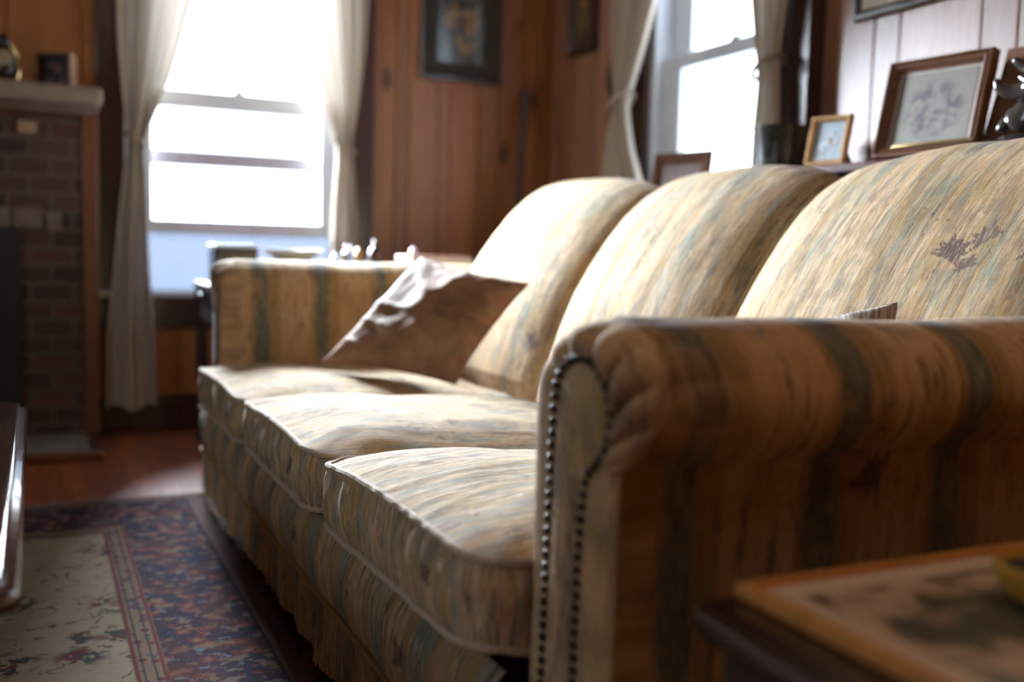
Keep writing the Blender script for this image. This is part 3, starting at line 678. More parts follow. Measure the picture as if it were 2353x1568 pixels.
# dark figurine at the right edge
fg = thing('statuette', (1.78, 1.38, .952), 'dark glossy statuette on the bookcase at the right edge', 'figurine')
brz = plain('dark_glossy_bronze', (.045, .035, .030), .16, .3, 40., coat=.6)
m = MB(); m.lathe([(.001, 0), (.05, 0), (.052, .008), (.044, .014), (.001, .015)], (1.79, 1.41, .9525), 28); m.build('statuette_base', brz, fg, smooth=True)
def skin(name, chains, radii, mat, parent, lvl=2):
    o0 = worg(parent); me = bpy.data.meshes.new(name); V = []; E = []; Rr = []; key = {}
    for ch in chains:
        prev = None
        for p in ch:
            k = tuple(round(q, 4) for q in p[:3])
            if k not in key: key[k] = len(V); V.append(tuple(Vector(p[:3])-o0)); Rr.append(p[3])
            if prev is not None: E.append((prev, key[k]))
            prev = key[k]
    me.from_pydata(V, E, []); o = bpy.data.objects.new(name, me); COL.objects.link(o); o.parent = parent
    me.materials.append(mat)
    s = o.modifiers.new('skin', 'SKIN'); lay = me.skin_vertices[0] if me.skin_vertices else None
    if lay is None:
        bm = bmesh.new(); bm.from_mesh(me); bm.verts.layers.skin.verify(); bm.to_mesh(me); bm.free(); lay = me.skin_vertices[0]
    for i, d in enumerate(lay.data): d.radius = (Rr[i], Rr[i]); d.use_root = (i == 0)
    s.use_smooth_shade = True
    o.modifiers.new('sub', 'SUBSURF').levels = lvl; o.modifiers['sub'].render_levels = lvl
    return o
bz = .9675
skin('statuette_body', [[(1.79, 1.405, bz, .034), (1.785, 1.40, bz+.035, .030), (1.785, 1.385, bz+.075, .036), (1.78, 1.365, bz+.12, .030), (1.775, 1.36, bz+.155, .020), (1.77, 1.375, bz+.185, .022), (1.765, 1.395, bz+.192, .010)],
                        [(1.785, 1.385, bz+.075, .036), (1.77, 1.425, bz+.080, .017), (1.76, 1.455, bz+.095, .012), (1.758, 1.462, bz+.115, .006)],
                        [(1.785, 1.40, bz+.035, .030), (1.765, 1.435, bz+.03, .014), (1.76, 1.447, bz+.004, .012)],
                        [(1.78, 1.365, bz+.12, .030), (1.765, 1.40, bz+.125, .012), (1.758, 1.425, bz+.15, .007)]], None, brz, fg)

# ------------------------------------------------------------------ rug
RX0, RX1, RY0, RY1 = -1.9, .415, -.35, 2.89; RXE = .60
t = NT('persian_rug'); g = t.geo(); x, y = g[0], g[1]
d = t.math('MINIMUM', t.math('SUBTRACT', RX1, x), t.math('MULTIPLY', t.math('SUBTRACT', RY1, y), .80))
def V2(s, z=0.): return t.comb(t.math('MULTIPLY', x, s), t.math('MULTIPLY', y, s), z)
n1 = t.noise(V2(27., 1.), 1., 4, .65); n2 = t.noise(V2(34., 2.), 1., 3, .6); n3 = t.noise(V2(9., 3.), 1., 2)
vd = t.voro(V2(24., 1.), 1.); vd2 = t.voro(V2(38., 5.), 1.); vd3 = t.voro(V2(5.2, 1.), 1.)
vc = t.sep(t.voro(V2(17.), 1., 'Color'))
NAVY = (.012, .015, .038); WINE = (.11, .022, .024); TAN = (.17, .115, .075); RCR = (.31, .245, .175); GRN = (.03, .045, .04); PINK = (.19, .07, .055)
bord = t.mix(t.mapr(vd, .42, .36), NAVY, WINE)
bord = t.mix(t.mapr(vd, .26, .22), bord, PINK)
bord = t.mix(t.mapr(vd, .15, .11), bord, TAN)
bord = t.mix(t.math('MULTIPLY', t.mapr(n1, .53, .58), .8), bord, TAN)
n4 = t.noise(V2(11., 9.), 1., 3, .6); bord = t.mix(t.math('MULTIPLY', t.mapr(n4, .46, .60), .55), bord, (.10, .028, .022))
bord = t.mix(t.mapr(n2, .62, .66), bord, (.10, .12, .16))
bord = t.mix(t.math('MULTIPLY', t.mapr(t.math('ABSOLUTE', t.math('SUBTRACT', n1, .47)), .016, .008), .9), bord, (.03, .02, .02))
field = t.mix(t.mapr(n3, .3, .7), RCR, (.25, .19, .13))
spr = t.math('MULTIPLY', t.mapr(vd3, .34, .26), t.mapr(n1, .47, .52))
field = t.mix(spr, field, t.mix(t.mapr(n2, .46, .52), WINE, GRN))
field = t.mix(t.math('MULTIPLY', t.mapr(vd3, .14, .11), .8), field, (.14, .06, .055))
vine = t.math('MULTIPLY', t.mapr(t.math('ABSOLUTE', t.math('SUBTRACT', n3, .52)), .010, .006), t.mapr(n2, .46, .52)); field = t.mix(t.math('MULTIPLY', vine, .8), field, GRN)
guard = t.mix(t.mapr(vd2, .34, .28), TAN, WINE); guard = t.mix(t.mapr(n2, .55, .60), guard, (.05, .05, .07))
def band(a, b, c0, c1):
    k = t.math('MULTIPLY', t.mapr(d, a-.002, a+.002), t.mapr(d, b-.002, b+.002, 1., 0.)); return t.mix(k, c0, c1)
scal = t.math('ADD', d, t.math('MULTIPLY', t.math('SUBTRACT', n3, .5), .22))
c = field
c = t.mix(t.mapr(t.math('SUBTRACT', d, .005), .0, .001), c, c)
c = band(-.4, .228, c, bord)
c = band(.228, .236, c, WINE); c = band(.236, .270, c, guard); c = band(.270, .278, c, WINE); c = band(.244, .247, c, NAVY); c = band(.262, .265, c, NAVY)
c = band(.050, .056, c, NAVY); c = band(.014, .050, c, (.13, .085, .075)); c = band(-.4, .014, c, t.mix(t.mapr(n1, .45, .55), (.05, .035, .03), (.11, .06, .04)))  # outermost band and strip darkened to paint in the shade along the sofa
c = t.mix(t.mapr(t.math('SUBTRACT', RY1, y), .016, .014), c, (.26, .18, .13))
# flowered corner piece inside the field
ca = t.math('ADD', t.math('SUBTRACT', RX1-.278, x), t.math('MULTIPLY', t.math('SUBTRACT', RY1-.30, y), .75))
ck_ = t.math('MULTIPLY', t.mapr(t.math('ADD', ca, t.math('MULTIPLY', n1, .1)), .22, .215), t.mapr(d, .278, .281))
pile = t.noise(V2(420.), 1., 2)
c = t.mix(t.math('MULTIPLY', pile, .45), c, (.05, .035, .03), 'MIX')
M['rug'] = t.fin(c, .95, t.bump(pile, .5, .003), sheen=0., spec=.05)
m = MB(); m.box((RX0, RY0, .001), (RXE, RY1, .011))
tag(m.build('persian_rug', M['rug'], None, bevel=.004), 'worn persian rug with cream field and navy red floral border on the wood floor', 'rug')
# ------------------------------------------------------------------ coffee table at the left edge
ct = thing('coffee_table', (-.4, 1.45, 0), 'dark mahogany coffee table with moulded edge at the left edge on the rug', 'coffee table')
def clipped(x0, x1, y0, y1, c, z, ins=0.):
    x0 += ins; x1 -= ins; y0 += ins; y1 -= ins; c = max(.001, c - ins*.4)
    return [(x0+c, y0, z), (x1-c, y0, z), (x1, y0+c, z), (x1, y1-c, z), (x1-c, y1, z), (x0+c, y1, z), (x0, y1-c, z), (x0, y0+c, z)]
def slab_prof(prof, x0, x1, y0, y1, c):
    m = MB(); V = []; 
    for ins, z in prof: V += clipped(x0, x1, y0, y1, c, z, ins)
    n = len(prof); F = [(i*8+k, i*8+(k+1) % 8, (i+1)*8+(k+1) % 8, (i+1)*8+k) for i in range(n-1) for k in range(8)]
    F += [tuple(range(8))[::-1], tuple(range((n-1)*8, n*8))]; return m.add(V, F)
m = slab_prof([(.02, .385), (.006, .388), (.0, .394), (.0, .404), (.004, .410), (.010, .4125), (.012, .418), (.016, .420), (.02, .4205)], -.62, -.016, .905, 2.0, .03)
m.build('tabletop', M['mahog'], ct, smooth=True, sharp=50)
m = MB(); m.box((-.58, .95, .30), (-.056, 1.955, .384)); m.build('apron', M['darktrim'], ct, bevel=.003)
for x in (-.555, -.082):
    for y in (.975, 1.93):
        m = MB(); m.lathe([(.001, .0115), (.012, .0115), (.016, .03), (.012, .06), (.02, .16), (.024, .24), (.022, .299), (.001, .299)], (x, y, 0), 20); m.build('leg', M['darktrim'], ct, smooth=True)

# ------------------------------------------------------------------ side table and tray in front of the near arm
sd = thing('side_table', (.73, .3, 0), 'dark wooden side table in the bottom right corner beside the near sofa arm', 'side table')
m = slab_prof([(.012, .415), (.003, .418), (.0, .424), (.0, .436), (.004, .442), (.009, .4445), (.014, .445)], .455, 1.02, -.02, .628, .010)
m.build('tabletop', M['darkwood'], sd, smooth=True, sharp=50)
m = MB(); m.box((.475, .0, .34), (1.0, .608, .414)); m.build('apron', M['darkwood'], sd, bevel=.003)
for x in (.49, .985):
    for y in (.015, .59):
        m = MB(); z0 = .0115 if x < .6 else .0005; m.box((x-.018, y-.018, z0), (x+.018, y+.018, .3395)); m.build('leg', M['darkwood'], sd, bevel=.004)
tr_ = thing('serving_tray', (.73, .42, .446), 'floral patterned tray with amber rim lying on the side table', 'tray')
t = NT('floral_tray_print'); g = t.geo(); x, y = g[0], g[1]
dd = t.math('MINIMUM', t.math('MINIMUM', t.math('SUBTRACT', x, .502), t.math('SUBTRACT', .602, y)), t.math('MINIMUM', t.math('SUBTRACT', .98, x), t.math('SUBTRACT', y, .03)))
v = t.comb(t.math('MULTIPLY', x, 13.), t.math('MULTIPLY', y, 13.), 2.)
n = t.noise(v, 1., 3, .5, .5); n2 = t.noise(v, 1.9, 3, .5, .6); n3 = t.noise(v, .6, 2)
c = t.mix(t.mapr(n, .5, .57), (.60, .44, .33), (.10, .10, .055))
c = t.mix(t.mapr(n2, .52, .60), c, (.40, .28, .20))
c = t.mix(t.mapr(n2, .40, .34), c, (.36, .12, .05))
c = t.mix(t.mapr(n3, .56, .62), c, (.09, .085, .065))
c = t.mix(t.mapr(n, .36, .31), c, (.11, .03, .02))
c = t.mix(t.mapr(dd, .026, .022), c, (.72, .56, .43))
trm = t.fin(c, .35, coat=.3)
m = MB(); m.box((.498, .026, .4465), (.984, .606, .4535)); m.build('tray_surface', trm, tr_)
m = MB()
for a, b in (((.488, .018, .446), (.499, .614, .459)), ((.983, .018, .446), (.994, .614, .459)), ((.499, .605, .446), (.983, .614, .459)), ((.499, .018, .446), (.983, .027, .459))): m.box(a, b)
m.build('tray_rim', plain('amber_rim', (.55, .25, .06), .35), tr_, bevel=.003)
bw = thing('candle_bowl', (.70, .49, .454), 'small mustard yellow bowl with dark inside at the right edge of the tray', 'bowl')
m = MB(); m.lathe([(.001, 0), (.030, 0), (.041, .008), (.047, .020), (.048, .028), (.044, .030), (.041, .027), (.034, .012), (.001, .006)], (.698, .492, .4545), 40)
m.build('bowl_body', plain('mustard_glaze', (.48, .27, .03), .3), bw, smooth=True)
m = MB(); m.lathe([(.001, .0245), (.038, .0245), (.0395, .025), (.001, .0268)], (.698, .492, .4545), 32); m.build('dark_contents', plain('dark_wax', (.02, .018, .014), .3), bw, smooth=True)

# ------------------------------------------------------------------ SOFA
NX = mn.noise
def nz3(x, y, z): return NX(Vector((x, y, z)))
def leaves(U, V, sprigs):
    out = np.zeros_like(U)
    for (cu, cv, s, rot, kind) in sprigs:
        R = random.Random(int(cu*1e4)+int(cv*1e4)+7)
        n = 7 if kind else 9
        for k in range(n):
            if kind: a = rot + (k-(n-1)/2)*.62; r0 = s*.42; L = s*(.36 if k % 2 else .52); wd = s*.17
            else: a = R.uniform(0, 6.28); r0 = s*R.uniform(.2, 1.3); L = s*R.uniform(.12, .3); wd = s*R.uniform(.03, .07)
            ca, sa = math.cos(a), math.sin(a); uu = (U-cu-ca*r0); vv = (V-cv-sa*r0)
            p = uu*ca + vv*sa; q = -uu*sa + vv*ca
            e = (p/L)**2 + (q/(wd*(1-.5*np.clip(p/L, -1, 1))))**2
            vein = np.abs(q) < wd*.10
            out = np.maximum(out, np.where((e < 1) & ~vein, 1., np.where(e < 1.25, .45, 0.)))
        if kind:  # stem
            ca, sa = math.cos(rot+PI), math.sin(rot+PI); uu = U-cu; vv = V-cv
            p = uu*ca+vv*sa; q = -uu*sa+vv*ca + .1*np.sin(p*30)*s*.2
            out = np.maximum(out, np.where((p > 0) & (p < s*1.1) & (np.abs(q) < .0013), .8, 0.))
    return out
sofa = thing('sofa', (.95, 1.85, 0), 'long worn striped and floral three-seat sofa with rolled nailhead-trimmed arms', 'sofa')
YN, Y1, Y2, YF = .900, 1.54, 2.18, 2.82
XA = .455      # front plane of the arms

# --- arms
def arm(mirror, zc, rz, ry=.093):
    # built for the near arm, mirrored for the far one
    def my(y): return y if not mirror else (YN+YF) - y
    yc = .807; nO, nE, nI = 44, 120, 44
    yo, yi = .752, YN
    a0 = math.asin(max(-1, min(1, (yc-yo)/ry)))           # where the outer side meets the roll, seen from below
    zj = zc - rz*math.cos(a0)
    S = []; 
    for k in range(nO): S.append((yo, .03 + (zj-.03)*k/nO))
    th0 = -PI/2 - a0; th1 = -2*PI                          # sweep outward over the top to the inner side
    for k in range(nE+1):
        th = th0 + (-2*PI - th0)*k/nE
        S.append((yc + ry*math.cos(th), zc + rz*math.sin(th)))
    for k in range(1, nI+1): S.append((yi, zc + (.03-zc)*k/nI))
    S = np.array(S)
    # panel outline with the same number of points
    Pn = []
    hy, hz, pr, pz = .803, zc-.012, .048, .046
    zn = hz - .060
    for k in range(nO): 
        z = .03 + (zn-.03)*k/nO; Pn.append((.815 - .012*(z-.03)/.5, z))
    b0 = math.radians(-118); 
    for k in range(nE+1):
        q = k/nE
        if q < .12:
            w = q/.12; p0 = (.8035, zn); p1 = (hy+pr*math.cos(b0), hz+pz*math.sin(b0)); Pn.append((p0[0]+(p1[0]-p0[0])*w, p0[1]+(p1[1]-p0[1])*w))
        else:
            th = b0 + (-2*PI - b0)*(q-.12)/.88; Pn.append((hy+pr*math.cos(th), hz+pz*math.sin(th)))
    for k in range(1, nI+1):
        z = hz + (.03-hz)*k/nI; Pn.append((hy+pr + .017*(hz-z)/.5, z))
    Pn = np.array(Pn); N = len(S)
    arc = np.concatenate([[0], np.cumsum(np.hypot(*(S[1:]-S[:-1]).T))])
    headw = np.exp(-((np.arange(N)-(nO+nE*.52))/(nE*.42))**4)
    ang = np.arctan2(S[:, 1]-zc, S[:, 0]-yc)
    rings = []; uvs = []
    # front gathering rings
    K = 16
    for k in range(K+1):
        w = k/K                           # 0 = panel edge, 1 = full section
        wr = math.sin(w*PI/2)**1.2
        innw = 1/(1+np.exp(-(np.arange(N)-(nO+nE*.90))/(nE*.05)))
        dpt = .013*(1-innw) + .002*innw + .034*headw*(1-innw)
        x = XA + dpt*(1-math.cos(w*PI/2))**1.3
        pl = np.abs(np.sin(ang*5.5 + .9*np.sin(ang*2)+.4))**.6
        ple = (pl-.6)*.012*math.sin(PI*min(1, w*1.15))*headw
        p2 = Pn + (S-Pn)*wr
        nrm = (S-np.array([yc, zc])); nrm /= np.maximum(np.hypot(*nrm.T), 1e-6)[:, None]
        p2 = p2 + nrm*ple[:, None]*.6
        rings.append(np.column_stack([x - ple*1.1 - .006*math.sin(PI*w)*headw, p2[:, 0], p2[:, 1]]))
        uvs.append(np.column_stack([np.full(N, XA+.05-.06*(1-w)), arc]))
    xs = np.linspace(XA+.05, 1.50, 150)
    for x in xs:
        fade = math.exp(-(x-XA-.05)/.05)
        pl = np.abs(np.sin(ang*5.5 + .9*np.sin(ang*2)+.4))**.6
        nrm = (S-np.array([yc, zc])); nrm /= np.maximum(np.hypot(*nrm.T), 1e-6)[:, None]
        wob = np.array([nz3(x*5, s[0]*9, s[1]*9)*.004 + nz3(x*16, s[0]*20, s[1]*20)*.0015 for s in S[::4]])
        wob = np.interp(np.arange(N), np.arange(0, N, 4), wob)
        ins = np.zeros(N)
        p2 = S + nrm*((pl-.6)*.006*fade*headw + wob - ins)[:, None]
        p2[:, 1] = np.maximum(p2[:, 1], .03)
        rings.append(np.column_stack([np.full(N, x), p2[:, 0], p2[:, 1]])); uvs.append(np.column_stack([np.full(N, x), arc]))
    P = np.array(rings); UV = np.array(uvs)
    if mirror: UV[..., 0] -= .035
    P[..., 1] = my(P[..., 1]) if not mirror else (YN+YF)-P[..., 1]
    Rr = random.Random(3 if not mirror else 4)
    spr = [(Rr.uniform(.5, 1.4), Rr.uniform(.45, .85), Rr.uniform(.02, .04), Rr.uniform(0, 6), i % 3 == 0) for i in range(16)]
    A = leaves(UV[..., 0], UV[..., 1], spr)
    for k in range(K+1+22):
        fz = 1 if k <= K else 1-(k-K)/22
        dirt = np.array([.50+.6*nz3(q[0]*30, q[1]*26, q[2]*26) for q in P[k]])
        A[k] = np.maximum(A[k], np.clip(dirt, 0, .75)*(.62+.38*headw)*fz)
    mb = MB().grid(P, UV, A)
    o = mb.build('arm', M['fab_arm'], sofa, smooth=True, sharp=80)
    # front panel, slightly cushioned
    C = 14; V = []; UVp = []; F = []
    core = np.column_stack([np.interp(np.arange(N), [0, N-1], [0, 0])+0, Pn[:, 1]])
    # fill between the outline's left and right half
    h = N//2; L = Pn[:h+1]; Rg = Pn[::-1][:h+1]
    Lz = np.interp(np.linspace(0, h, 90), np.arange(h+1), np.arange(h+1)); idx = np.linspace(0, h, 90).astype(int)
    P2 = np.zeros((90, C, 3)); U2 = np.zeros((90, C, 2))
    for i, ii in enumerate(idx):
        for j in range(C):
            q = j/(C-1); y = L[ii, 0]*(1-q)+Rg[ii, 0]*q; z = L[ii, 1]*(1-q)+Rg[ii, 1]*q
            bul = .006*math.sin(PI*q)**.5 * min(1, (h-ii)/20)**.5
            P2[i, j] = (XA+.0005-bul, my(y), z); U2[i, j] = (y+.325, z)
    A2 = leaves(U2[..., 0], U2[..., 1], [(1.13, .44, .03, 1.2, False), (1.135, .36, .03, 1., False), (1.13, .54, .02, 1., False)])
    A2 = np.maximum(A2, np.array([[max(0, .34+.85*nz3(q[1]*24, q[2]*15, 3)) for q in r_] for r_ in P2]))
    MB().grid(P2, U2, A2).build('arm_front_panel', M['fab_arm'], o, smooth=True, sharp=180)
    # piping down the outer front edge
    zt = zj if True else .5
    m = MB(); m.tube([(XA+.014, my(yo+.008), .035+(zt-.03)*k/30) for k in range(31)], .0055, 8); m.build('piping', M['welt'], o, smooth=True)
    # nailheads
    path = [p for p in Pn if p[1] > .235]; path = np.array(path)
    for _ in range(60): path[1:-1] = (path[:-2]+2*path[1:-1]+path[2:])/4
    off = []
    for i in range(len(path)):
        a = path[max(0, i-1)]; b = path[min(len(path)-1, i+1)]; tt = (b-a)/max(1e-6, np.hypot(*(b-a))); off.append(path[i] + np.array([-tt[1], tt[0]])*.006)
    off = np.array(off); ar = np.concatenate([[0], np.cumsum(np.hypot(*(off[1:]-off[:-1]).T))])
    cnt = int(ar[-1]/.0122); Q = []
    for k in range(cnt+1):
        s_ = k*.0122; Q.append((np.interp(s_, ar, off[:, 0]), np.interp(s_, ar, off[:, 1])))
    def nail(mb, y, z):
        mb.lathe([(.001, -.001), (.0046, 0), (.0043, .0018), (.0030, .0032), (.001, .0039)], (XA-.0025, my(y), z), 10, Matrix.Rotation(-PI/2, 3, 'Y'))
    if not mirror:
        nm = MB(); nail(nm, *Q[0]); first = nm.build('nailhead', M['nail'], o, smooth=True)
        for y, z in Q[1:]:
            c = first.copy(); COL.objects.link(c); c.parent = o
            c.location = Vector((0, y-Q[0][0], z-Q[0][1]))
    else:
        nm = MB(); [nail(nm, y, z) for y, z in Q]; nn_ = nm.build('nailhead_row', M['nail'], o, smooth=True); nn_['kind'] = 'stuff'
    return o
arm(False, .575, .073)
arm(True, .588, .076)

# --- frame behind / under the cushions
m = MB(); m.box((.46, YN+.004, .05), (1.18, YF-.004, .262)); m.box((1.30, .78, .05), (1.50, 2.93, .60))
m.build('frame', M['darkwood'], sofa, bevel=.01)

# --- front rail (upholstered), piping and skirt
nu, nvv = 240, 24
Pz = np.zeros((nu, nvv, 3)); U = np.zeros((nu, nvv, 2))
for i in range(nu):
    y = YN+.001 + (YF-YN-.002+.03)*i/(nu-1)
    for j in range(nvv):
        z = .145 + .135*j/(nvv-1)
        Pz[i, j] = (.412 - .010*math.sin(PI*j/(nvv-1)) + nz3(y*6, z*8, 0)*.005 + nz3(y*22, z*6, 4)*.002 + .02*(j/(nvv-1))**6, y, z); U[i, j] = (y, z)
A = leaves(U[..., 0], U[..., 1], [(1.15, .20, .035, 1.4, True), (1.38, .22, .03, 1.2, False), (1.72, .2, .03, 1.5, True), (1.05, .2, .02, 1, False), (2.05, .21, .03, 1, False)])
MB().grid(Pz, U, A).build('front_rail', M['fab_rail'], sofa, smooth=True, sharp=180)
MB().tube([(.409+nz3(y*8, 0, 9)*.002, y, .1455+nz3(y*7, 3, 1)*.0015) for y in np.linspace(YN, YF+.03, 160)], .0048, 8).build('rail_piping', M['welt'], sofa, smooth=True)
nvv = 22; Pz = np.zeros((420, nvv, 3)); U = np.zeros((420, nvv, 2))
for i in range(420):
    y = YN + (YF-YN+.03)*i/419
    hem = .036 + nz3(y*9, 1, 0)*.008 + abs(nz3(y*55, 2, 0))*.012 + nz3(y*160, 5, 0)*.004
    for j in range(nvv):
        w = j/(nvv-1); z = .145*(1-w) + hem*w
        Pz[i, j] = (.413 - .004*w + w*(nz3(y*10, 7, z*3)*.016 + nz3(y*34, 8, z*5)*.006), y, z); U[i, j] = (y+.01, z*1.2+.3)
MB().grid(Pz, U, leaves(U[..., 0], U[..., 1], [(1.3, .42, .03, 1, False), (1.62, .4, .03, 1, True), (1.95, .41, .02, 1, False)])).build('skirt', M['fab_rail'], sofa, smooth=True, sharp=180)

# --- seat cushions
def cushion(y0, y1, seed, zt, zb, x0=.398, x1=1.16, crown=.045, tilt=-.045, nearup=0.):
    R = np.random.RandomState(seed); r = .055; N = 260
    # rounded rectangle perimeter, starts at the front near corner and runs far along the front first
    cx, cy_ = (x0+x1)/2, (y0+y1)/2; hx, hy = (x1-x0)/2, (y1-y0)/2
    per = []
    def arcp(cxx, cyy, a0, a1, n):
        for k in range(n): a = a0+(a1-a0)*k/n; per.append((cxx+r*math.cos(a), cyy+r*math.sin(a)))
    def linep(p, q, n):
        for k in range(n): per.append((p[0]+(q[0]-p[0])*k/n, p[1]+(q[1]-p[1])*k/n))
    arcp(x0+r, y0+r, 1.5*PI, PI, 12); linep((x0, y0+r), (x0, y1-r), 96); arcp(x0+r, y1-r, PI, .5*PI, 12)
    linep((x0+r, y1), (x1-r, y1), 70); arcp(x1-r, y1-r, .5*PI, 0, 12); linep((x1, y1-r), (x1, y0+r), 50); arcp(x1-r, y0+r, 0, -.5*PI, 12); linep((x1-r, y0), (x0+r, y0), 70)
    per = np.array(per); N = len(per)
    al = np.concatenate([[0], np.cumsum(np.hypot(*(np.roll(per, -1, 0)-per).T))])[:-1]
    nrm = np.zeros_like(per); tg = np.roll(per, -1, 0)-np.roll(per, 1, 0); tg /= np.hypot(*tg.T)[:, None]; nrm[:, 0] = -tg[:, 1]; nrm[:, 1] = tg[:, 0]
    if ((nrm*(per-[cx, cy_])).sum() < 0): nrm = -nrm
    def zoff(x, y): return tilt*(x-x0)/(x1-x0) + nearup*(y1-y)/(y1-y0)
    def edge_w(i): # wobble of the seam
        p = per[i]; return nz3(p[0]*9+seed, p[1]*9, 1)*.006 + nz3(p[0]*35, p[1]*35+seed, 3)*.0022
    ew = np.array([edge_w(i) for i in range(N)])
    topz = np.array([zt + zoff(*per[i]) + ew[i] + .010*math.cos(PI*(per[i, 1]-cy_)/hy/2)*(per[i, 0] < x0+.05) for i in range(N)])
    botz = np.array([zb + zoff(*per[i])*1.0 + ew[(i+9) % N]*.8 for i in range(N)])
    outp = per + nrm*(ew*.9)[:, None]
    # top surface rings
    K = 34; rings = []; uvs = []
    for k in range(K+1):
        s = 1 - (k/K)**1.25
        row = []; 
        for i in range(N):
            x = cx + (outp[i, 0]-cx)*s; y = cy_ + (outp[i, 1]-cy_)*s
            # superelliptic crown: fast rise at the edge, plateau
            ds = 1-s; b = 1-(1-min(1, ds*1.35))**2.6
            z = topz[i]*(s**3) + (zt+zoff(x, y))*(1-s**3) + crown*b
            z += nz3(x*4+seed, y*4, 5)*.007*b + nz3(x*11, y*11+seed, 6)*.0035*min(1, ds*8) + nz3(x*3, y*30+seed, 2)*.0016*min(1, ds*8)
            row.append((x, y, z))
        rings.append(row)
    T = np.array(rings); UT = np.stack([T[..., 1], T[..., 0]], -1)
    Rr = random.Random(seed)
    spr = [(Rr.uniform(y0+.05, y1-.05), Rr.uniform(.44, 1.0), Rr.uniform(.022, .045), Rr.uniform(0, 6), i % 3 == 0) for i in range(11)]
    A = leaves(UT[..., 0], UT[..., 1], spr)
    mb = MB().grid(T, UT, A, closed_v=True)
    # underside
    B_ = np.array([[(cx+(outp[i, 0]-cx)*s, cy_+(outp[i, 1]-cy_)*s, botz[i]*(s**2)+(zb+zoff(cx, cy_))*(1-s**2)) for i in range(N)] for s in (1., .9, .6, .2, 0.)])
    mb.grid(B_, np.stack([B_[..., 1], B_[..., 0]], -1), closed_v=True)
    c = mb.build('seat_cushion', M['fab_seat'], sofa, smooth=True, sharp=180)
    # boxing strip between the two seams, puckered
    J = 16; Bx = np.zeros((N, J, 3)); UB = np.zeros((N, J, 2))
    for i in range(N):
        for j in range(J):
            w = j/(J-1); bul = math.sin(PI*w)**.7
            pk = nz3(al[i]*38+seed, w*2.2, 0)*.0042 + nz3(al[i]*90+seed, w*3, 4)*.0016 + nz3(al[i]*12, w*2, seed)*.005
            d = .010*bul + pk*bul
            Bx[i, j] = (outp[i, 0]+nrm[i, 0]*d, outp[i, 1]+nrm[i, 1]*d, topz[i]+(botz[i]-topz[i])*w); UB[i, j] = (al[i]+y0+.05, -(topz[i]-botz[i])*w+.2)
    MB().grid(Bx, UB, leaves(UB[..., 0], UB[..., 1], [(y0+.2, .15, .03, 1.5, True), (y0+.5, .14, .02, 1, False)]), closed_u=True).build('boxing', M['fab_seat'], c, smooth=True, sharp=180)
    for zz, q in ((topz, .0015), (botz, .0015)):
        pts = [(outp[i, 0]+nrm[i, 0]*(q+nz3(al[i]*70, seed, 1)*.0012), outp[i, 1]+nrm[i, 1]*q, zz[i]+nz3(al[i]*60, seed, 7)*.0012) for i in range(N)]
        MB().tube(pts, .0052, 8, True).build('piping', M['welt_pale'], c, smooth=True)
    return c
cushion(YN+.006, Y1-.006, 11, .376, .282, nearup=.018)
cushion(Y1+.024, Y2-.004, 12, .374, .282)
cushion(Y2+.020, YF-.004, 13, .368, .276, crown=.038)

# --- tight back in three bulging sections
SP = np.array([(1.085, .28), (1.110, .36), (1.138, .44), (1.165, .52), (1.200, .60), (1.242, .67), (1.288, .735), (1.335, .790), (1.375, .826), (1.415, .850), (1.46, .857), (1.50, .845), (1.53, .81), (1.545, .76), (1.55, .65), (1.55, .45), (1.55, .12)])
def spl(P, n):
    s = np.concatenate([[0], np.cumsum(np.hypot(*(P[1:]-P[:-1]).T))]); q = np.linspace(0, s[-1], n)
    out = np.column_stack([np.interp(q, s, P[:, 0]), np.interp(q, s, P[:, 1])])
    for _ in range(6): out[1:-1] = (out[:-2]+2*out[1:-1]+out[2:])/4
    return out, q
prof, arcl = spl(SP, 400)
_i = np.concatenate([np.arange(0, 240), np.arange(240, 400, 5), [399]]); prof, arcl = prof[_i], arcl[_i]
tgp = np.gradient(prof, axis=0); tgp /= np.hypot(*tgp.T)[:, None]; nrp = np.column_stack([-tgp[:, 1], tgp[:, 0]])
def back(y0, y1, seed, far=False, near=False):
    nu = 300; NV = len(prof); P = np.zeros((nu, NV, 3)); U = np.zeros((nu, NV, 2))
    Rr = random.Random(seed)
    for i in range(nu):
        tq = .5-.5*math.cos(PI*i/(nu-1)); y = y0+(y1-y0)*tq
        b = 1-abs(2*tq-1)**2.6
        if (far and tq > .5): b = (1-abs(2*tq-1)**5)
        if (near and tq < .5): b = (1-abs(2*tq-1)**5)
        b = b**.75 if b > 0 else 0
        for j in range(NV):
            a = arcl[j]
            amp = .058*min(1, a/.10)*(1 if a < .80 else max(.25, 1-(a-.80)/.35))
            if far: amp *= 1.12
            x, z = prof[j]
            w = nz3(y*4+seed, a*3, 1)*.006*b + nz3(y*12, a*5+seed, 2)*.0028*b + nz3(y*40, a*3, seed)*.0010
            d = amp*b + w
            P[i, j] = (x+nrp[j, 0]*d, y, z+nrp[j, 1]*d); U[i, j] = (y, a)
    spr = [(Rr.uniform(y0+.05, y1-.05), Rr.uniform(.15, .8), Rr.uniform(.02, .04), Rr.uniform(0, 6), i % 3 == 0) for i in range(13)]
    if near: spr += [(1.070, .450, .042, 1.9, True), (1.022, .478, .034, .9, True), (1.030, .430, .024, 1.2, True)]
    A = leaves(U[..., 0], U[..., 1], spr)
    mb = MB().grid(P, U, A)
    return mb.build('back_section', M['fab_back'], sofa, smooth=True, sharp=180)
back(.80, Y1, 21, near=True); back(Y1, Y2, 22); back(Y2, 2.84, 23, far=True)
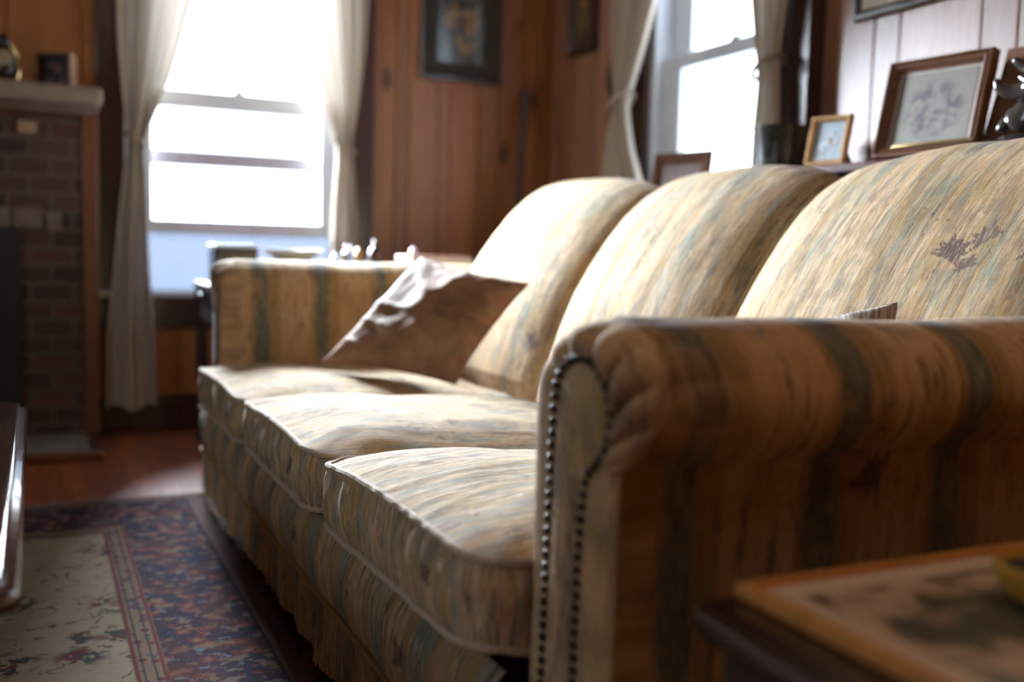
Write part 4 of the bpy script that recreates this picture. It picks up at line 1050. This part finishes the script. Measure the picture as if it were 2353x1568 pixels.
for y in (Y1, Y2):
    m = MB(); m.tube([(prof[j, 0]+nrp[j, 0]*.004, y, prof[j, 1]+nrp[j, 1]*.004) for j in range(0, 200, 2)], .0045, 8); m.build('back_piping', M['welt'], sofa, smooth=True)
# end caps of the back (upholstered sides)
for y, s in ((.80, -1), (2.84, 1)):
    V = []; n = len(prof); m = MB()
    Pc = np.zeros((n, 8, 3)); Uc = np.zeros((n, 8, 2)); cc = np.array([1.40, .5])
    for i in range(n):
        for j in range(8):
            w = j/7; q = prof[i]*(1-w)+cc*w; Pc[i, j] = (q[0], y+s*.012*math.sin(w*PI/2), q[1]); Uc[i, j] = (q[0], q[1])
    m.grid(Pc, Uc).build('back_end', M['fab_back'], sofa, smooth=True, sharp=180)
for x in (.50, 1.46):
    for y in (.82, 2.89):
        m = MB(); z0 = .0115 if x < .6 else .0005; m.lathe([(.001, z0), (.018, z0), (.026, .05), (.001, .05)], (x, y, 0), 16)
        m.build('foot', M['darkwood'], sofa, smooth=True)

# ------------------------------------------------------------------ throw pillows
t = NT('bronze_floral_pillow'); u, v, _ = t.uv(); vec = t.comb(t.math('MULTIPLY', u, 3.4), t.math('MULTIPLY', v, 3.4), 3.)
n = t.noise(vec, 1., 4, .6, .3); n2 = t.noise(vec, 2.2, 4, .6); fl = t.noise(t.comb(t.math('MULTIPLY', u, 90.), t.math('MULTIPLY', v, 90.)), 1., 2)
c = t.mix(t.mapr(n, .38, .6), (.19, .095, .048), (.27, .15, .085))
c = t.mix(t.math('MULTIPLY', t.mapr(n2, .54, .66), .65), c, (.11, .07, .055))
c = t.mix(t.math('MULTIPLY', t.mapr(n, .58, .68), .6), c, (.32, .10, .05))
c = t.mix(t.math('MULTIPLY', t.mapr(n2, .38, .32), .5), c, (.22, .12, .06))
M['pillow'] = t.fin(c, .72, t.bump(fl, .15, .001), sheen=.1, spec=.25)
t = NT('striped_taupe_pillow'); u, v, _ = t.uv()
n = t.noise(t.comb(t.math('MULTIPLY', u, 50.), t.math('MULTIPLY', v, 3.)), 1., 4)
c = t.mix(t.mapr(n, .38, .62), (.12, .065, .05), (.42, .32, .26))
M['pillow2'] = t.fin(c, .7, t.bump(n, .4, .002), sheen=.3)
def pillow(label, A, B, Cc, D, thick, mat, seed, sag=.0, wr=1.):
    """A,B,Cc,D corners in order round the pillow"""
    A, B, Cc, D = map(Vector, (A, B, Cc, D)); n = 72
    nz = ((B-A).cross(D-A)).normalized()
    if nz.z < 0: nz = -nz
    root = thing('throw_pillow', tuple((A+B)/2), label, 'pillow')
    for side, nm in ((1, None), (-1, None)): pass
    top = np.zeros((n, n, 3)); bot = np.zeros((n, n, 3)); U = np.zeros((n, n, 2))
    for i in range(n):
        for j in range(n):
            s = i/(n-1); q = j/(n-1); x, y = 2*s-1, 2*q-1
            px = 1 - .10*(1-y*y)*0; 
            k = .085
            xx = x*(1-k*(1-y*y)*abs(x)**3); yy = y*(1-k*(1-x*x)*abs(y)**3)
            s2, q2 = (xx+1)/2, (yy+1)/2
            p = A*(1-s2)*(1-q2) + B*s2*(1-q2) + Cc*s2*q2 + D*(1-s2)*q2
            h = max(0, (1-x**2)*(1-y**2))**.42
            w1 = nz3(x*1.6+seed, y*1.6, 0)*.018*h
            rid = (1-abs(nz3(x*1.1+y*1.9+seed, y*.9-x*.6, 3))*5)
            w2 = max(0, rid)*.009*h*wr + nz3(x*5, y*5, seed)*.004*h
            t_ = thick*h
            top[i, j] = p + nz*(t_ + w1 + w2); bot[i, j] = p - nz*(t_*.75 - w1*.3); U[i, j] = (s, q)
    mb = MB().grid(top, U); mb.grid(bot[::-1], U[::-1]); mb.build('pillow_cover', mat, root, smooth=True, sharp=70)
    ed = [(i, 0) for i in range(n)] + [(n-1, j) for j in range(1, n)] + [(i, n-1) for i in range(n-2, -1, -1)] + [(0, j) for j in range(n-2, 0, -1)]
    MB().tube([tuple((top[i, j]+bot[i, j])/2) for i, j in ed], .0035, 6, True).build('seam', mat, root, smooth=True)
    return root
pillow('bronze brown floral pillow leaning in the far corner of the sofa', (.654, 2.50, .415), (.905, 2.22, .390), (1.100, 2.237, .630), (.932, 2.535, .688), .060, M['pillow'], 2.3)
pillow('taupe streaked pillow whose corner peeks above the near sofa arm', (.78, 1.12, .43), (1.02, .97, .41), (1.135, 1.09, .648), (.95, 1.27, .585), .05, M['pillow2'], 5.1, wr=.4)
